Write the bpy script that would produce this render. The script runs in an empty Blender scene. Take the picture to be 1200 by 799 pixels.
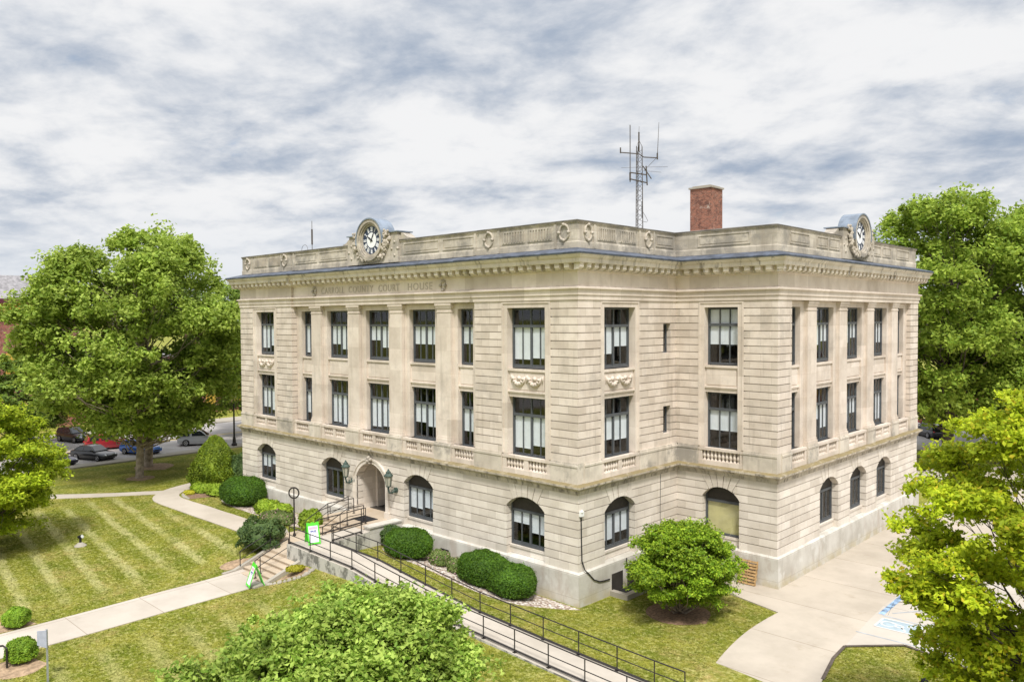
import bpy, bmesh, math, random
import numpy as np
from mathutils import Vector, Matrix
R = math.radians
PI = math.pi
rng = np.random.default_rng(7)
random.seed(7)
S = bpy.context.scene
COL = S.collection

# ------------------------------------------------------------------ camera
cam_d = bpy.data.cameras.new('camera')
cam = bpy.data.objects.new('camera', cam_d)
COL.objects.link(cam)
S.camera = cam
cam_d.sensor_width = 36.0
cam_d.sensor_fit = 'HORIZONTAL'
cam_d.lens = 930.77 / 1200 * 36
cam_d.clip_end = 6000
cam_d.clip_start = 0.2
YAW, PITCH, ROLL = -0.7607, 0.0298, -0.0052
CAM = Vector((23.918, -29.7025, 14.0))
fw = Vector((math.sin(YAW), math.cos(YAW), 0))
rt = Vector((math.cos(YAW), -math.sin(YAW), 0))
up = Vector((0, 0, 1))
fw2 = fw * math.cos(PITCH) - up * math.sin(PITCH)
up2 = fw * math.sin(PITCH) + up * math.cos(PITCH)
r3 = rt * math.cos(ROLL) + up2 * math.sin(ROLL)
u3 = up2 * math.cos(ROLL) - rt * math.sin(ROLL)
m = Matrix((r3, u3, -fw2)).transposed().to_4x4()
m.translation = CAM
cam.matrix_world = m

# ------------------------------------------------------------------ light
SUN_AZ = math.atan2(-0.66, 0.70)      # towards the sun, in the ground plane
SUN_EL = R(56)
W = bpy.data.worlds.new('World')
S.world = W
W.use_nodes = True
nt = W.node_tree
nt.nodes.clear()
def wn(t, **k):
    n = nt.nodes.new(t)
    for a, b in k.items():
        setattr(n, a, b)
    return n
L = nt.links.new
def wmath(op, a, b=None, c=None):
    n = wn('ShaderNodeMath', operation=op)
    for i, v in enumerate((a, b, c)):
        if v is None: continue
        if isinstance(v, (int, float)): n.inputs[i].default_value = v
        else: L(v, n.inputs[i])
    return n.outputs[0]
def wmix(f, a, b):
    n = wn('ShaderNodeMix', data_type='RGBA')
    for s, v in ((n.inputs['Factor'], f), (n.inputs[6], a), (n.inputs[7], b)):
        if isinstance(v, (int, float)): s.default_value = v
        elif isinstance(v, tuple): s.default_value = (*v, 1)
        else: L(v, s)
    return n.outputs[2]
def wramp(f, stops):
    n = wn('ShaderNodeMapRange', interpolation_type='SMOOTHSTEP')
    L(f, n.inputs[0])
    n.inputs[1].default_value, n.inputs[2].default_value = stops[0], stops[1]
    n.inputs[3].default_value, n.inputs[4].default_value = stops[2], stops[3]
    return n.outputs[0]
tc = wn('ShaderNodeTexCoord')
sep = wn('ShaderNodeSeparateXYZ')
L(tc.outputs['Generated'], sep.inputs[0])
dz = wmath('MAXIMUM', sep.outputs[2], 0.0)
den = wmath('ADD', dz, 0.22)
cmb = wn('ShaderNodeCombineXYZ')
L(wmath('DIVIDE', sep.outputs[0], den), cmb.inputs[0])
L(wmath('DIVIDE', sep.outputs[1], den), cmb.inputs[1])
mp = wn('ShaderNodeMapping')
L(cmb.outputs[0], mp.inputs[0])
mp.inputs['Rotation'].default_value = (0, 0, -0.76)
mp.inputs['Scale'].default_value = (1.55, 1.75, 1)
mp.inputs['Location'].default_value = (3.1, 1.7, 0)
def wnoise(scale, det, rough, dist, off):
    n = wn('ShaderNodeTexNoise')
    mm = wn('ShaderNodeMapping')
    L(mp.outputs[0], mm.inputs[0])
    mm.inputs['Location'].default_value = off
    L(mm.outputs[0], n.inputs['Vector'])
    n.inputs['Scale'].default_value = scale
    n.inputs['Detail'].default_value = det
    n.inputs['Roughness'].default_value = rough
    n.inputs['Distortion'].default_value = dist
    return n.outputs['Fac']
nA = wnoise(1.0, 9, 0.55, 0.3, (0, 0, 0))
nB = wnoise(2.1, 9, 0.6, 0.25, (5, 2, 1))
nC = wnoise(5.0, 6, 0.6, 0.2, (9, 4, 3))
sky = wn('ShaderNodeTexSky', sky_type='NISHITA')
sky.sun_disc = False
sky.sun_elevation = SUN_EL
sky.sun_rotation = math.pi / 2 - SUN_AZ
skyc = wn('ShaderNodeVectorMath', operation='SCALE')
L(sky.outputs[0], skyc.inputs[0])
skyc.inputs['Scale'].default_value = 0.9
comb = wmath('ADD', wmath('MULTIPLY', nA, 0.55), wmath('ADD', wmath('MULTIPLY', nB, 0.36), wmath('MULTIPLY', nC, 0.16)))
grey = wramp(comb, (0.465, 0.70, 0.0, 1.0))
gap = wramp(nB, (0.64, 0.76, 0.0, 0.25))
CLOUD_W, CLOUD_G = (6.1, 6.12, 6.18), (2.45, 2.95, 3.75)
cl = wmix(grey, CLOUD_W, CLOUD_G)
cl = wmix(gap, cl, skyc.outputs[0])
hz = wramp(dz, (0.0, 0.16, 0.75, 0.0))
cl = wmix(hz, cl, (5.0, 5.3, 5.7))
gain = wramp(dz, (0.42, 0.95, 1.0, 2.05))
fin = wn('ShaderNodeVectorMath', operation='SCALE')
L(cl, fin.inputs[0])
L(gain, fin.inputs['Scale'])
bg = wn('ShaderNodeBackground')
L(fin.outputs[0], bg.inputs[0])
bg.inputs[1].default_value = 0.1
ow = wn('ShaderNodeOutputWorld')
L(bg.outputs[0], ow.inputs[0])

sd = bpy.data.lights.new('sun', 'SUN')
sd.energy = 2.8
sd.angle = R(9)
sd.color = (1.0, 0.965, 0.90)
sun = bpy.data.objects.new('sun', sd)
COL.objects.link(sun)
sdir = Vector((math.cos(SUN_AZ) * math.cos(SUN_EL), math.sin(SUN_AZ) * math.cos(SUN_EL), math.sin(SUN_EL)))
sun.rotation_euler = sdir.to_track_quat('Z', 'Y').to_euler()
sun.location = (0, 0, 60)
vs = S.view_settings
vs.view_transform = 'Standard'
vs.look = 'None'
vs.gamma = 1
vs.exposure = 0.56
vs.use_curve_mapping = False

# ------------------------------------------------------------------ materials
MATS = {}
class NB:
    """small node-graph builder for one material"""
    def __init__(s, name):
        s.m = bpy.data.materials.new(name)
        s.m.use_nodes = True
        s.t = s.m.node_tree
        s.t.nodes.clear()
        s.out = s.n('ShaderNodeOutputMaterial')
        s.bs = s.n('ShaderNodeBsdfPrincipled')
        s.t.links.new(s.bs.outputs[0], s.out.inputs[0])
        s.co = s.n('ShaderNodeNewGeometry').outputs['Position']
        s.bs.inputs['Specular IOR Level'].default_value = 0.3
        MATS[name] = s.m
    def n(s, t, **k):
        x = s.t.nodes.new(t)
        for a, b in k.items(): setattr(x, a, b)
        return x
    def put(s, sock, v):
        if isinstance(v, (int, float)): sock.default_value = v
        elif isinstance(v, tuple): sock.default_value = (*v, 1) if len(v) == 3 and sock.type == 'RGBA' else v
        else: s.t.links.new(v, sock)
    def math(s, op, a, b=0.0):
        x = s.n('ShaderNodeMath', operation=op)
        s.put(x.inputs[0], a); s.put(x.inputs[1], b)
        return x.outputs[0]
    def mix(s, f, a, b, mode='MIX'):
        x = s.n('ShaderNodeMix', data_type='RGBA', blend_type=mode)
        s.put(x.inputs['Factor'], f); s.put(x.inputs[6], a); s.put(x.inputs[7], b)
        return x.outputs[2]
    def noise(s, scale, det=4, rough=0.55, sc=(1, 1, 1), off=(0, 0, 0), rot=0, dist=0.0, co=None):
        mp = s.n('ShaderNodeMapping')
        s.t.links.new(co or s.co, mp.inputs[0])
        mp.inputs['Scale'].default_value = sc
        mp.inputs['Location'].default_value = off
        mp.inputs['Rotation'].default_value = (0, 0, rot)
        x = s.n('ShaderNodeTexNoise')
        s.t.links.new(mp.outputs[0], x.inputs['Vector'])
        x.inputs['Scale'].default_value = scale
        x.inputs['Detail'].default_value = det
        x.inputs['Roughness'].default_value = rough
        x.inputs['Distortion'].default_value = dist
        return x.outputs['Fac']
    def rmp(s, f, a, b, lo=0.0, hi=1.0):
        x = s.n('ShaderNodeMapRange', interpolation_type='SMOOTHSTEP')
        s.put(x.inputs[0], f)
        for i, v in enumerate((a, b, lo, hi)): x.inputs[i + 1].default_value = v
        return x.outputs[0]
    def bump(s, h, strength=0.3, dist=0.02):
        x = s.n('ShaderNodeBump')
        s.put(x.inputs['Height'], h)
        x.inputs['Strength'].default_value = strength
        x.inputs['Distance'].default_value = dist
        s.t.links.new(x.outputs[0], s.bs.inputs['Normal'])
    def fin(s, col, rough=0.7, metal=0.0, spec=None):
        s.put(s.bs.inputs['Base Color'], col)
        s.put(s.bs.inputs['Roughness'], rough)
        s.bs.inputs['Metallic'].default_value = metal
        if spec is not None: s.bs.inputs['Specular IOR Level'].default_value = spec
        return s.m
    def sepxyz(s, v=None):
        x = s.n('ShaderNodeSeparateXYZ')
        s.t.links.new(v or s.co, x.inputs[0])
        return x.outputs
    def comb(s, x, y, z):
        c = s.n('ShaderNodeCombineXYZ')
        for i, v in enumerate((x, y, z)): s.put(c.inputs[i], v)
        return c.outputs[0]

def simple(name, col, rough=0.6, var=0.12, scale=6, metal=0.0, spec=None, bump=0.0):
    b = NB(name)
    f = b.noise(scale, 5, 0.6)
    c = b.mix(b.rmp(f, 0.3, 0.7), tuple(x * (1 - var) for x in col), tuple(min(1, x * (1 + var)) for x in col))
    if bump: b.bump(f, bump, 0.02)
    return b.fin(c, rough, metal, spec)

STONE_A, STONE_B = (0.725, 0.645, 0.575), (0.62, 0.54, 0.47)
def stone(name, rowh=None, z0=0.0, bw=1.15, ca=STONE_A, cb=STONE_B, dirt=0.35, joint=0.5, streak=0.3, dt=(0.49, 0.70), stc=(0.33, 0.285, 0.235)):
    b = NB(name)
    x, y, z = b.sepxyz()
    u = b.math('ADD', x, y)
    c = b.mix(b.rmp(b.noise(0.9, 5, 0.6), 0.35, 0.68), ca, cb)
    if rowh:
        v = b.comb(u, b.math('SUBTRACT', z, z0), 0.0)
        br = b.n('ShaderNodeTexBrick')
        b.t.links.new(v, br.inputs['Vector'])
        br.inputs['Color1'].default_value = (1.09, 1.085, 1.08, 1)
        br.inputs['Color2'].default_value = (0.84, 0.825, 0.80, 1)
        br.inputs['Mortar'].default_value = (joint, joint * 0.93, joint * 0.85, 1)
        br.inputs['Scale'].default_value = 1
        br.inputs['Mortar Size'].default_value = 0.006
        br.inputs['Mortar Smooth'].default_value = 0.3
        br.inputs['Brick Width'].default_value = bw
        br.inputs['Row Height'].default_value = rowh
        br.offset = 0.5
        br.squash = 1.0
        c = b.mix(1.0, c, br.outputs['Color'], 'MULTIPLY')
    # grime in blotches of its own shape
    g = b.rmp(b.noise(0.55, 8, 0.74, off=(3, 1, 2)), dt[0], dt[1], 0.0, dirt)
    c = b.mix(g, c, (0.27, 0.25, 0.225))
    st = b.rmp(b.noise(1.0, 6, 0.68, sc=(2.4, 2.4, 0.18)), 0.52, 0.72, 0.0, streak)
    c = b.mix(st, c, stc)
    f = b.noise(26, 4, 0.7)
    c = b.mix(b.rmp(f, 0.3, 0.75, 0.0, 0.16), c, (0.36, 0.30, 0.235))
    b.bump(f, 0.25, 0.012)
    return b.fin(c, 0.85, 0, 0.2)

GH = (5.42 - 1.66) / 9
UH = (14.83 - 6.93) / 20
stone('stone_lower', GH, 1.66, 1.25, (0.755, 0.695, 0.625), (0.665, 0.605, 0.535), 0.18, 0.68, 0.2)
stone('stone_upper', UH, 6.93, 1.2, dirt=0.38, streak=0.42)
stone('stone_plain', 1.3, 6.93, 2.1, dirt=0.3, joint=0.8, streak=0.38)
stone('stone_frieze', 0.72, 15.5, 1.75, dirt=0.12, joint=0.6, streak=0.2)
stone('stone_parapet', 0.46, 17.3, 1.6, (0.60, 0.545, 0.47), (0.40, 0.36, 0.305), dirt=0.9, joint=0.6, streak=0.7, dt=(0.45, 0.62))
stone('stone_pedestal', 1.1, 5.9, 1.7, (0.68, 0.62, 0.54), (0.52, 0.47, 0.405), dirt=0.85, joint=0.7, streak=0.6, dt=(0.47, 0.64))
stone('stone_carved', None, ca=(0.54, 0.48, 0.41), cb=(0.38, 0.34, 0.285), dirt=0.6)
stone('stone_letter', None, ca=(0.50, 0.44, 0.375), cb=(0.44, 0.385, 0.325), dirt=0.2)
stone('stone_cornice', None, ca=(0.74, 0.67, 0.585), cb=(0.60, 0.535, 0.45), dirt=0.35, streak=0.95, stc=(0.13, 0.115, 0.10))

# mossy, streaked belt course
b = NB('stone_belt')
c = b.mix(b.rmp(b.noise(1.2, 6, 0.65), 0.35, 0.7), (0.56, 0.495, 0.40), (0.37, 0.325, 0.26))
st = b.rmp(b.noise(1.4, 7, 0.75, sc=(2.5, 2.5, 0.3)), 0.46, 0.62, 0.0, 0.85)
c = b.mix(st, c, (0.16, 0.14, 0.115))
nz = b.sepxyz(b.n('ShaderNodeNewGeometry').outputs['Normal'])[2]
mo = b.math('MULTIPLY', b.rmp(nz, 0.25, 0.7), b.rmp(b.noise(1.6, 8, 0.75), 0.30, 0.52, 0.25, 0.95))
c = b.mix(mo, c, b.mix(b.noise(5, 4), (0.27, 0.205, 0.075), (0.20, 0.17, 0.115)))
b.fin(c, 0.9, 0, 0.15)

# pale patched concrete of the base
b = NB('base_stone')
x, y, z = b.sepxyz()
c = b.mix(b.rmp(b.noise(0.8, 6, 0.6), 0.35, 0.7), (0.62, 0.595, 0.545), (0.48, 0.45, 0.40))
pt = b.rmp(b.noise(0.5, 6, 0.62, sc=(1, 1, 0.8), off=(4, 2, 0)), 0.575, 0.62)
c = b.mix(b.math('MULTIPLY', pt, 0.6), c, (0.70, 0.685, 0.65))
pd = b.rmp(b.noise(0.9, 7, 0.7, sc=(1.2, 1.2, 0.5), off=(1, 7, 0)), 0.53, 0.68, 0.0, 0.5)
c = b.mix(pd, c, (0.42, 0.345, 0.285))
br = b.n('ShaderNodeTexBrick')
b.t.links.new(b.comb(b.math('ADD', x, y), b.math('ADD', z, 0.75), 0.0), br.inputs['Vector'])
br.inputs['Color1'].default_value = (1, 1, 1, 1); br.inputs['Color2'].default_value = (0.93, 0.93, 0.92, 1)
br.inputs['Mortar'].default_value = (0.6, 0.58, 0.55, 1)
for k, v in (('Scale', 1), ('Mortar Size', 0.008), ('Brick Width', 1.9), ('Row Height', 1.15)): br.inputs[k].default_value = v
c = b.mix(1.0, c, br.outputs['Color'], 'MULTIPLY')
low = b.math('MULTIPLY', b.rmp(z, 0.1, 0.75, 1.0, 0.0), b.rmp(b.noise(1.3, 5), 0.4, 0.6, 0.1, 0.6))
c = b.mix(low, c, (0.46, 0.385, 0.22))
f = b.noise(20, 4)
b.bump(f, 0.3, 0.015)
b.fin(c, 0.85, 0, 0.2)

# concrete kinds
def concrete(name, ca, cb, joints=None, rot=0.0, off=(0, 0), stain=(0.3, 0.24, 0.17), jf=0.62, sa=0.3):
    b = NB(name)
    x, y, z = b.sepxyz()
    c = b.mix(b.rmp(b.noise(0.35, 6, 0.62), 0.35, 0.7), ca, cb)
    c = b.mix(b.rmp(b.noise(0.8, 6, 0.7, off=(8, 3, 0)), 0.56, 0.8, 0, sa), c, stain)
    c = b.mix(b.rmp(b.noise(55, 3, 0.8), 0.35, 0.8, 0, 0.3), c, tuple(v * 0.72 for v in ca))
    if joints:
        mp = b.n('ShaderNodeMapping'); b.t.links.new(b.co, mp.inputs[0])
        mp.inputs['Rotation'].default_value = (0, 0, rot)
        mp.inputs['Location'].default_value = (off[0], off[1], 0)
        br = b.n('ShaderNodeTexBrick'); br.offset = 0.0
        b.t.links.new(mp.outputs[0], br.inputs['Vector'])
        br.inputs['Color1'].default_value = (1.03, 1.03, 1.03, 1); br.inputs['Color2'].default_value = (0.95, 0.945, 0.93, 1)
        br.inputs['Mortar'].default_value = (jf, jf * .93, jf * .85, 1)
        for k, v in (('Scale', 1), ('Mortar Size', 0.022), ('Mortar Smooth', 0.4), ('Brick Width', joints[0]), ('Row Height', joints[1])): br.inputs[k].default_value = v
        c = b.mix(1.0, c, br.outputs['Color'], 'MULTIPLY')
    b.bump(b.noise(30, 4, 0.7), 0.2, 0.01)
    return b.fin(c, 0.85, 0, 0.2)
concrete('drive_concrete', (0.50, 0.44, 0.37), (0.405, 0.355, 0.295), (40, 4.3), 0.0, (0, 1.2), sa=0.6)
concrete('lot_concrete', (0.51, 0.465, 0.41), (0.44, 0.40, 0.35), (5.5, 6.0), 0.0, (1.2, 2.0))
concrete('walk_concrete', (0.53, 0.475, 0.415), (0.45, 0.40, 0.345), (6, 3.4), 0.0, (-1.5, 0.5))
concrete('path_concrete', (0.52, 0.46, 0.39), (0.44, 0.385, 0.32), None)
concrete('step_concrete', (0.53, 0.435, 0.33), (0.42, 0.34, 0.255), None, sa=0.55, stain=(0.4, 0.27, 0.13))
concrete('kerb_concrete', (0.40, 0.365, 0.31), (0.32, 0.29, 0.245), None)
concrete('street_asphalt', (0.42, 0.395, 0.38), (0.34, 0.32, 0.31), None, stain=(0.16, 0.16, 0.16))
b = NB('ramp_concrete')
x, y, z = b.sepxyz()
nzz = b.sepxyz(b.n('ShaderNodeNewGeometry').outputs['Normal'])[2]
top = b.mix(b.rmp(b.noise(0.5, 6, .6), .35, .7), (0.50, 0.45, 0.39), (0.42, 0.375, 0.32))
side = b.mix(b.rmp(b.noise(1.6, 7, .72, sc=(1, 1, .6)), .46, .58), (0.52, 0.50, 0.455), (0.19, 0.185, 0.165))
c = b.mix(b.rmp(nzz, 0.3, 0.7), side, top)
b.bump(b.noise(25, 4), 0.25, 0.012)
b.fin(c, 0.85, 0, 0.2)

# lawn: mown stripes, dry patches, blade-scale mottling
b = NB('lawn_grass')
x, y, z = b.sepxyz()
g = b.mix(b.rmp(b.noise(0.55, 7, 0.7), 0.36, 0.66), (0.16, 0.195, 0.018), (0.32, 0.305, 0.048))
dry = b.rmp(b.noise(0.22, 7, 0.7, off=(2, 9, 0)), 0.46, 0.68, 0.0, 0.95)
near_dry = b.rmp(b.noise(1.9, 6, 0.75, off=(7, 1, 0)), 0.4, 0.66, 0.2, 1.0)
g = b.mix(b.math('MULTIPLY', dry, near_dry), g, (0.54, 0.39, 0.165))
# mower stripes across the west lawn, wobbling a little
w = b.math('ADD', b.math('ADD', y, b.math('MULTIPLY', x, 0.135)), b.math('MULTIPLY', b.noise(0.15, 3), 0.45))
ph = b.math('MULTIPLY', w, 3.55)
sn = b.math('SINE', ph)
west = b.math('MULTIPLY', b.rmp(b.math('ADD', x, b.math('MULTIPLY', b.noise(0.4, 4), 5.0)), -15.5, -18.5), b.rmp(x, -43, -39.5))
west = b.math('MULTIPLY', west, b.math('MULTIPLY', b.rmp(y, -4.5, -7.5), b.rmp(b.noise(0.3, 4, 0.6, off=(1, 5, 0)), 0.36, 0.56, 0.35, 1.0)))
near = b.math('MULTIPLY', b.rmp(x, -12.5, -10.5), b.math('MULTIPLY', b.rmp(x, 2, -3), b.rmp(y, -8.5, -10)))
ww = b.math('ADD', west, b.math('MULTIPLY', near, 0.45))
rag = b.math('MULTIPLY', b.math('SUBTRACT', b.noise(2.2, 8, 0.85), 0.5), 4.6)
sN = b.math('MULTIPLY', b.rmp(b.math('ADD', sn, rag), 0.15, 1.2), ww)
g = b.mix(b.math('MULTIPLY', sN, 0.8), g, (0.60, 0.56, 0.27))
sD = b.math('MULTIPLY', b.rmp(b.math('ADD', b.math('SINE', b.math('ADD', ph, 2.2)), rag), 0.35, 1.1), ww)
g = b.mix(b.math('MULTIPLY', sD, 0.75), g, (0.17, 0.19, 0.012))
wf = b.math('MULTIPLY', b.rmp(x, -41, -43.5), b.rmp(b.math('SINE', b.math('MULTIPLY', b.math('SUBTRACT', x, b.math('MULTIPLY', y, .25)), 1.7)), -.2, .6))
g = b.mix(b.math('MULTIPLY', wf, 0.5), g, (0.12, 0.14, 0.018))
fine = b.noise(7, 7, 0.85, sc=(1, 1.3, 1))
g = b.mix(b.rmp(fine, 0.44, 0.60, 0.0, 0.85), g, b.mix(0.7, g, (0.075, 0.10, 0.006)))
fine2 = b.noise(4.2, 7, 0.85, off=(3, 3, 0))
g = b.mix(b.rmp(fine2, 0.49, 0.62, 0.0, 0.7), g, (0.56, 0.53, 0.2))
b.bump(fine, 0.9, 0.08)
b.fin(g, 0.9, 0, 0.1)

def leafmat(name, a, bcol, trans=0.35, c3=None):
    b = NB(name)
    g = b.n('ShaderNodeNewGeometry')
    rnd = g.outputs['Random Per Island']
    c = b.mix(b.rmp(rnd, 0.0, 1.0), a, bcol)
    if c3: c = b.mix(b.rmp(rnd, 0.86, 0.98), c, c3)
    cl = b.rmp(b.noise(0.55, 3, 0.6), 0.35, 0.7, 0.75, 1.2)
    mul = b.n('ShaderNodeVectorMath', operation='SCALE')
    b.t.links.new(c, mul.inputs[0]); b.t.links.new(cl, mul.inputs['Scale'])
    c = mul.outputs[0]
    b.fin(c, 0.55, 0, 0.25)
    tr = b.n('ShaderNodeBsdfTranslucent')
    b.t.links.new(b.mix(0.5, c, (0.36, 0.44, 0.06), 'MIX'), tr.inputs[0])
    mx = b.n('ShaderNodeMixShader'); mx.inputs[0].default_value = trans
    b.t.links.new(b.bs.outputs[0], mx.inputs[1]); b.t.links.new(tr.outputs[0], mx.inputs[2])
    b.t.links.new(mx.outputs[0], b.out.inputs[0])
    return b.m
leafmat('leaf_sycamore', (0.20, 0.31, 0.035), (0.50, 0.62, 0.12), 0.45)
leafmat('leaf_dark', (0.10, 0.18, 0.03), (0.28, 0.39, 0.07), 0.42)
leafmat('leaf_right', (0.18, 0.30, 0.03), (0.46, 0.58, 0.09), 0.45)
leafmat('leaf_maple', (0.38, 0.50, 0.02), (0.68, 0.76, 0.035), 0.5, (0.62, 0.50, 0.03))
leafmat('leaf_lime', (0.28, 0.40, 0.016), (0.54, 0.63, 0.035), 0.4)
leafmat('leaf_redbud', (0.17, 0.30, 0.03), (0.50, 0.64, 0.13), 0.38)
leafmat('leaf_smalltree', (0.13, 0.26, 0.012), (0.38, 0.52, 0.035), 0.34)
leafmat('leaf_yew', (0.035, 0.095, 0.008), (0.10, 0.20, 0.012), 0.15)
leafmat('leaf_arborvitae', (0.10, 0.165, 0.010), (0.24, 0.31, 0.022), 0.15)
leafmat('leaf_juniper', (0.04, 0.085, 0.025), (0.12, 0.18, 0.05), 0.15)
leafmat('leaf_hosta', (0.2, 0.32, 0.02), (0.38, 0.5, 0.05), 0.3)
leafmat('leaf_flower', (0.09, 0.15, 0.035), (0.22, 0.27, 0.08), 0.2, (0.40, 0.22, 0.25))
leafmat('leaf_yellow', (0.34, 0.33, 0.02), (0.5, 0.46, 0.04), 0.2)
leafmat('leaf_box', (0.12, 0.24, 0.015), (0.26, 0.40, 0.03), 0.2)
simple('bark_pale', (0.30, 0.245, 0.19), 0.9, 0.35, 3, bump=0.6)
simple('bark_dark', (0.10, 0.08, 0.065), 0.9, 0.3, 4, bump=0.6)
simple('mulch', (0.22, 0.14, 0.09), 0.95, 0.4, 8, bump=0.5)
simple('dirt', (0.34, 0.24, 0.155), 0.95, 0.35, 4, bump=0.5)
simple('black_metal', (0.028, 0.024, 0.023), 0.45, 0.15, 5)
simple('galvanized', (0.42, 0.44, 0.47), 0.45, 0.1, 6, metal=0.5)
simple('antenna_metal', (0.10, 0.085, 0.075), 0.5, 0.25, 5, metal=0.3)
simple('window_frame', (0.085, 0.092, 0.10), 0.5, 0.12, 4)
simple('tympanum', (0.045, 0.038, 0.032), 0.6, 0.15, 4)
simple('blind', (0.76, 0.79, 0.83), 0.7, 0.04, 3)
simple('yellow_shade', (0.62, 0.56, 0.27), 0.8, 0.1, 1.5)
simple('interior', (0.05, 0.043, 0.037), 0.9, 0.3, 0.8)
simple('verdigris', (0.055, 0.085, 0.072), 0.55, 0.4, 9)
simple('lead', (0.085, 0.10, 0.135), 0.55, 0.4, 2.0, bump=0.2)
simple('coping_dark', (0.16, 0.145, 0.13), 0.85, 0.45, 1.2)
simple('zinc', (0.22, 0.26, 0.32), 0.45, 0.25, 1.3, metal=0.2)
simple('roof_membrane', (0.3, 0.29, 0.28), 0.8, 0.2, 1)
simple('dial_dark', (0.035, 0.05, 0.09), 0.4, 0.1, 4)
simple('dial_white', (0.82, 0.83, 0.87), 0.4, 0.04, 4)
simple('sign_green', (0.10, 0.62, 0.04), 0.5, 0.06, 5)
simple('sign_white', (0.80, 0.81, 0.86), 0.5, 0.03, 5)
simple('sign_pink', (0.80, 0.42, 0.56), 0.5, 0.05, 8)
simple('ink_blue', (0.06, 0.08, 0.3), 0.5, 0.05, 8)
simple('sign_grey', (0.40, 0.42, 0.52), 0.5, 0.08, 5)
simple('pallet_wood', (0.42, 0.27, 0.125), 0.85, 0.3, 6)
simple('cap_white', (0.8, 0.8, 0.78), 0.5, 0.04, 5)
simple('paint_blue', (0.22, 0.32, 0.46), 0.85, 0.6, 3)
simple('paint_blue_faded', (0.35, 0.38, 0.42), 0.85, 0.2, 2)
simple('symbol_blue', (0.34, 0.42, 0.47), 0.85, 0.15, 2)
simple('symbol_white', (0.58, 0.585, 0.575), 0.8, 0.08, 3)
simple('paint_yellow', (0.6, 0.45, 0.12), 0.8, 0.2, 3)
simple('post_yellow', (0.5, 0.38, 0.16), 0.5, 0.1, 4)
simple('rubber', (0.02, 0.02, 0.02), 0.8, 0.1, 5)
simple('alloy', (0.5, 0.5, 0.52), 0.35, 0.1, 5, metal=0.7)
simple('mat_rubber', (0.02, 0.02, 0.022), 0.9, 0.2, 9)
simple('plastic_black', (0.015, 0.015, 0.017), 0.6, 0.1, 5)
simple('brick_eaves', (0.5, 0.3, 0.06), 0.7, 0.2, 3)
simple('maroon_trim', (0.11, 0.025, 0.045), 0.6, 0.15, 3)
simple('slate_roof', (0.26, 0.25, 0.26), 0.85, 0.3, 2)
simple('yellow_wood', (0.5, 0.32, 0.06), 0.6, 0.1, 4)
simple('storefront', (0.36, 0.30, 0.26), 0.8, 0.2, 1)

def brickmat(name, c1, c2, mortar, sc):
    b = NB(name)
    x, y, z = b.sepxyz()
    br = b.n('ShaderNodeTexBrick')
    b.t.links.new(b.comb(b.math('ADD', x, y), z, 0.0), br.inputs['Vector'])
    br.inputs['Color1'].default_value = (*c1, 1); br.inputs['Color2'].default_value = (*c2, 1)
    br.inputs['Mortar'].default_value = (*mortar, 1)
    for k, v in (('Scale', 1), ('Mortar Size', 0.008 * sc), ('Brick Width', 0.24 * sc), ('Row Height', 0.08 * sc)): br.inputs[k].default_value = v
    c = br.outputs['Color']
    c = b.mix(b.rmp(b.noise(2.4, 8, 0.8), 0.48, 0.62, 0, 0.8), c, (0.10, 0.05, 0.042))
    c = b.mix(b.rmp(b.noise(2.2, 6, 0.75, off=(5, 5, 5)), 0.57, 0.66, 0, 0.8), c, (0.5, 0.42, 0.36))
    b.bump(br.outputs['Fac'], 0.3, -0.02)
    b.fin(c, 0.9, 0, 0.2)
brickmat('chimney_brick', (0.36, 0.135, 0.085), (0.19, 0.075, 0.052), (0.33, 0.25, 0.2), 1.0)
brickmat('far_brick', (0.36, 0.125, 0.10), (0.28, 0.095, 0.08), (0.34, 0.22, 0.18), 1.5)

b = NB('gravel')
vo = b.n('ShaderNodeTexVoronoi'); b.t.links.new(b.co, vo.inputs['Vector']); vo.inputs['Scale'].default_value = 9
c = b.mix(b.sepxyz(vo.outputs['Color'])[0], (0.52, 0.44, 0.37), (0.24, 0.17, 0.135))
c = b.mix(b.rmp(b.sepxyz(vo.outputs['Color'])[1], 0.7, 0.8), c, (0.66, 0.62, 0.57))
b.bump(vo.outputs['Distance'], 0.9, -0.06)
b.fin(c, 0.9, 0, 0.2)

# glass: see-through with a sky reflection
b = NB('window_glass')
tr = b.n('ShaderNodeBsdfTransparent'); tr.inputs[0].default_value = (0.93, 0.95, 0.96, 1)
gl = b.n('ShaderNodeBsdfGlossy'); gl.inputs['Roughness'].default_value = 0.03
fr = b.n('ShaderNodeLayerWeight'); fr.inputs[0].default_value = 0.5
mx = b.n('ShaderNodeMixShader')
b.t.links.new(b.math('ADD', b.math('MULTIPLY', b.math('POWER', fr.outputs['Facing'], 5.0), 0.85), 0.08), mx.inputs[0]); b.t.links.new(tr.outputs[0], mx.inputs[1]); b.t.links.new(gl.outputs[0], mx.inputs[2])
b.t.links.new(mx.outputs[0], b.out.inputs[0])
b = NB('lamp_glass'); b.fin((0.42, 0.40, 0.33), 0.3, 0, 0.5)
b = NB('car_glass'); b.fin((0.02, 0.025, 0.03), 0.06, 0, 0.8)
b = NB('light_lens'); b.fin((0.75, 0.77, 0.78), 0.15, 0, 0.6)
b = NB('tail_lens'); b.fin((0.45, 0.02, 0.02), 0.2, 0, 0.6)
def carpaint(name, c):
    b = NB(name)
    b.fin(c, 0.28, 0.25, 0.5)
    b.bs.inputs['Coat Weight'].default_value = 0.8
    b.bs.inputs['Coat Roughness'].default_value = 0.05
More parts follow.
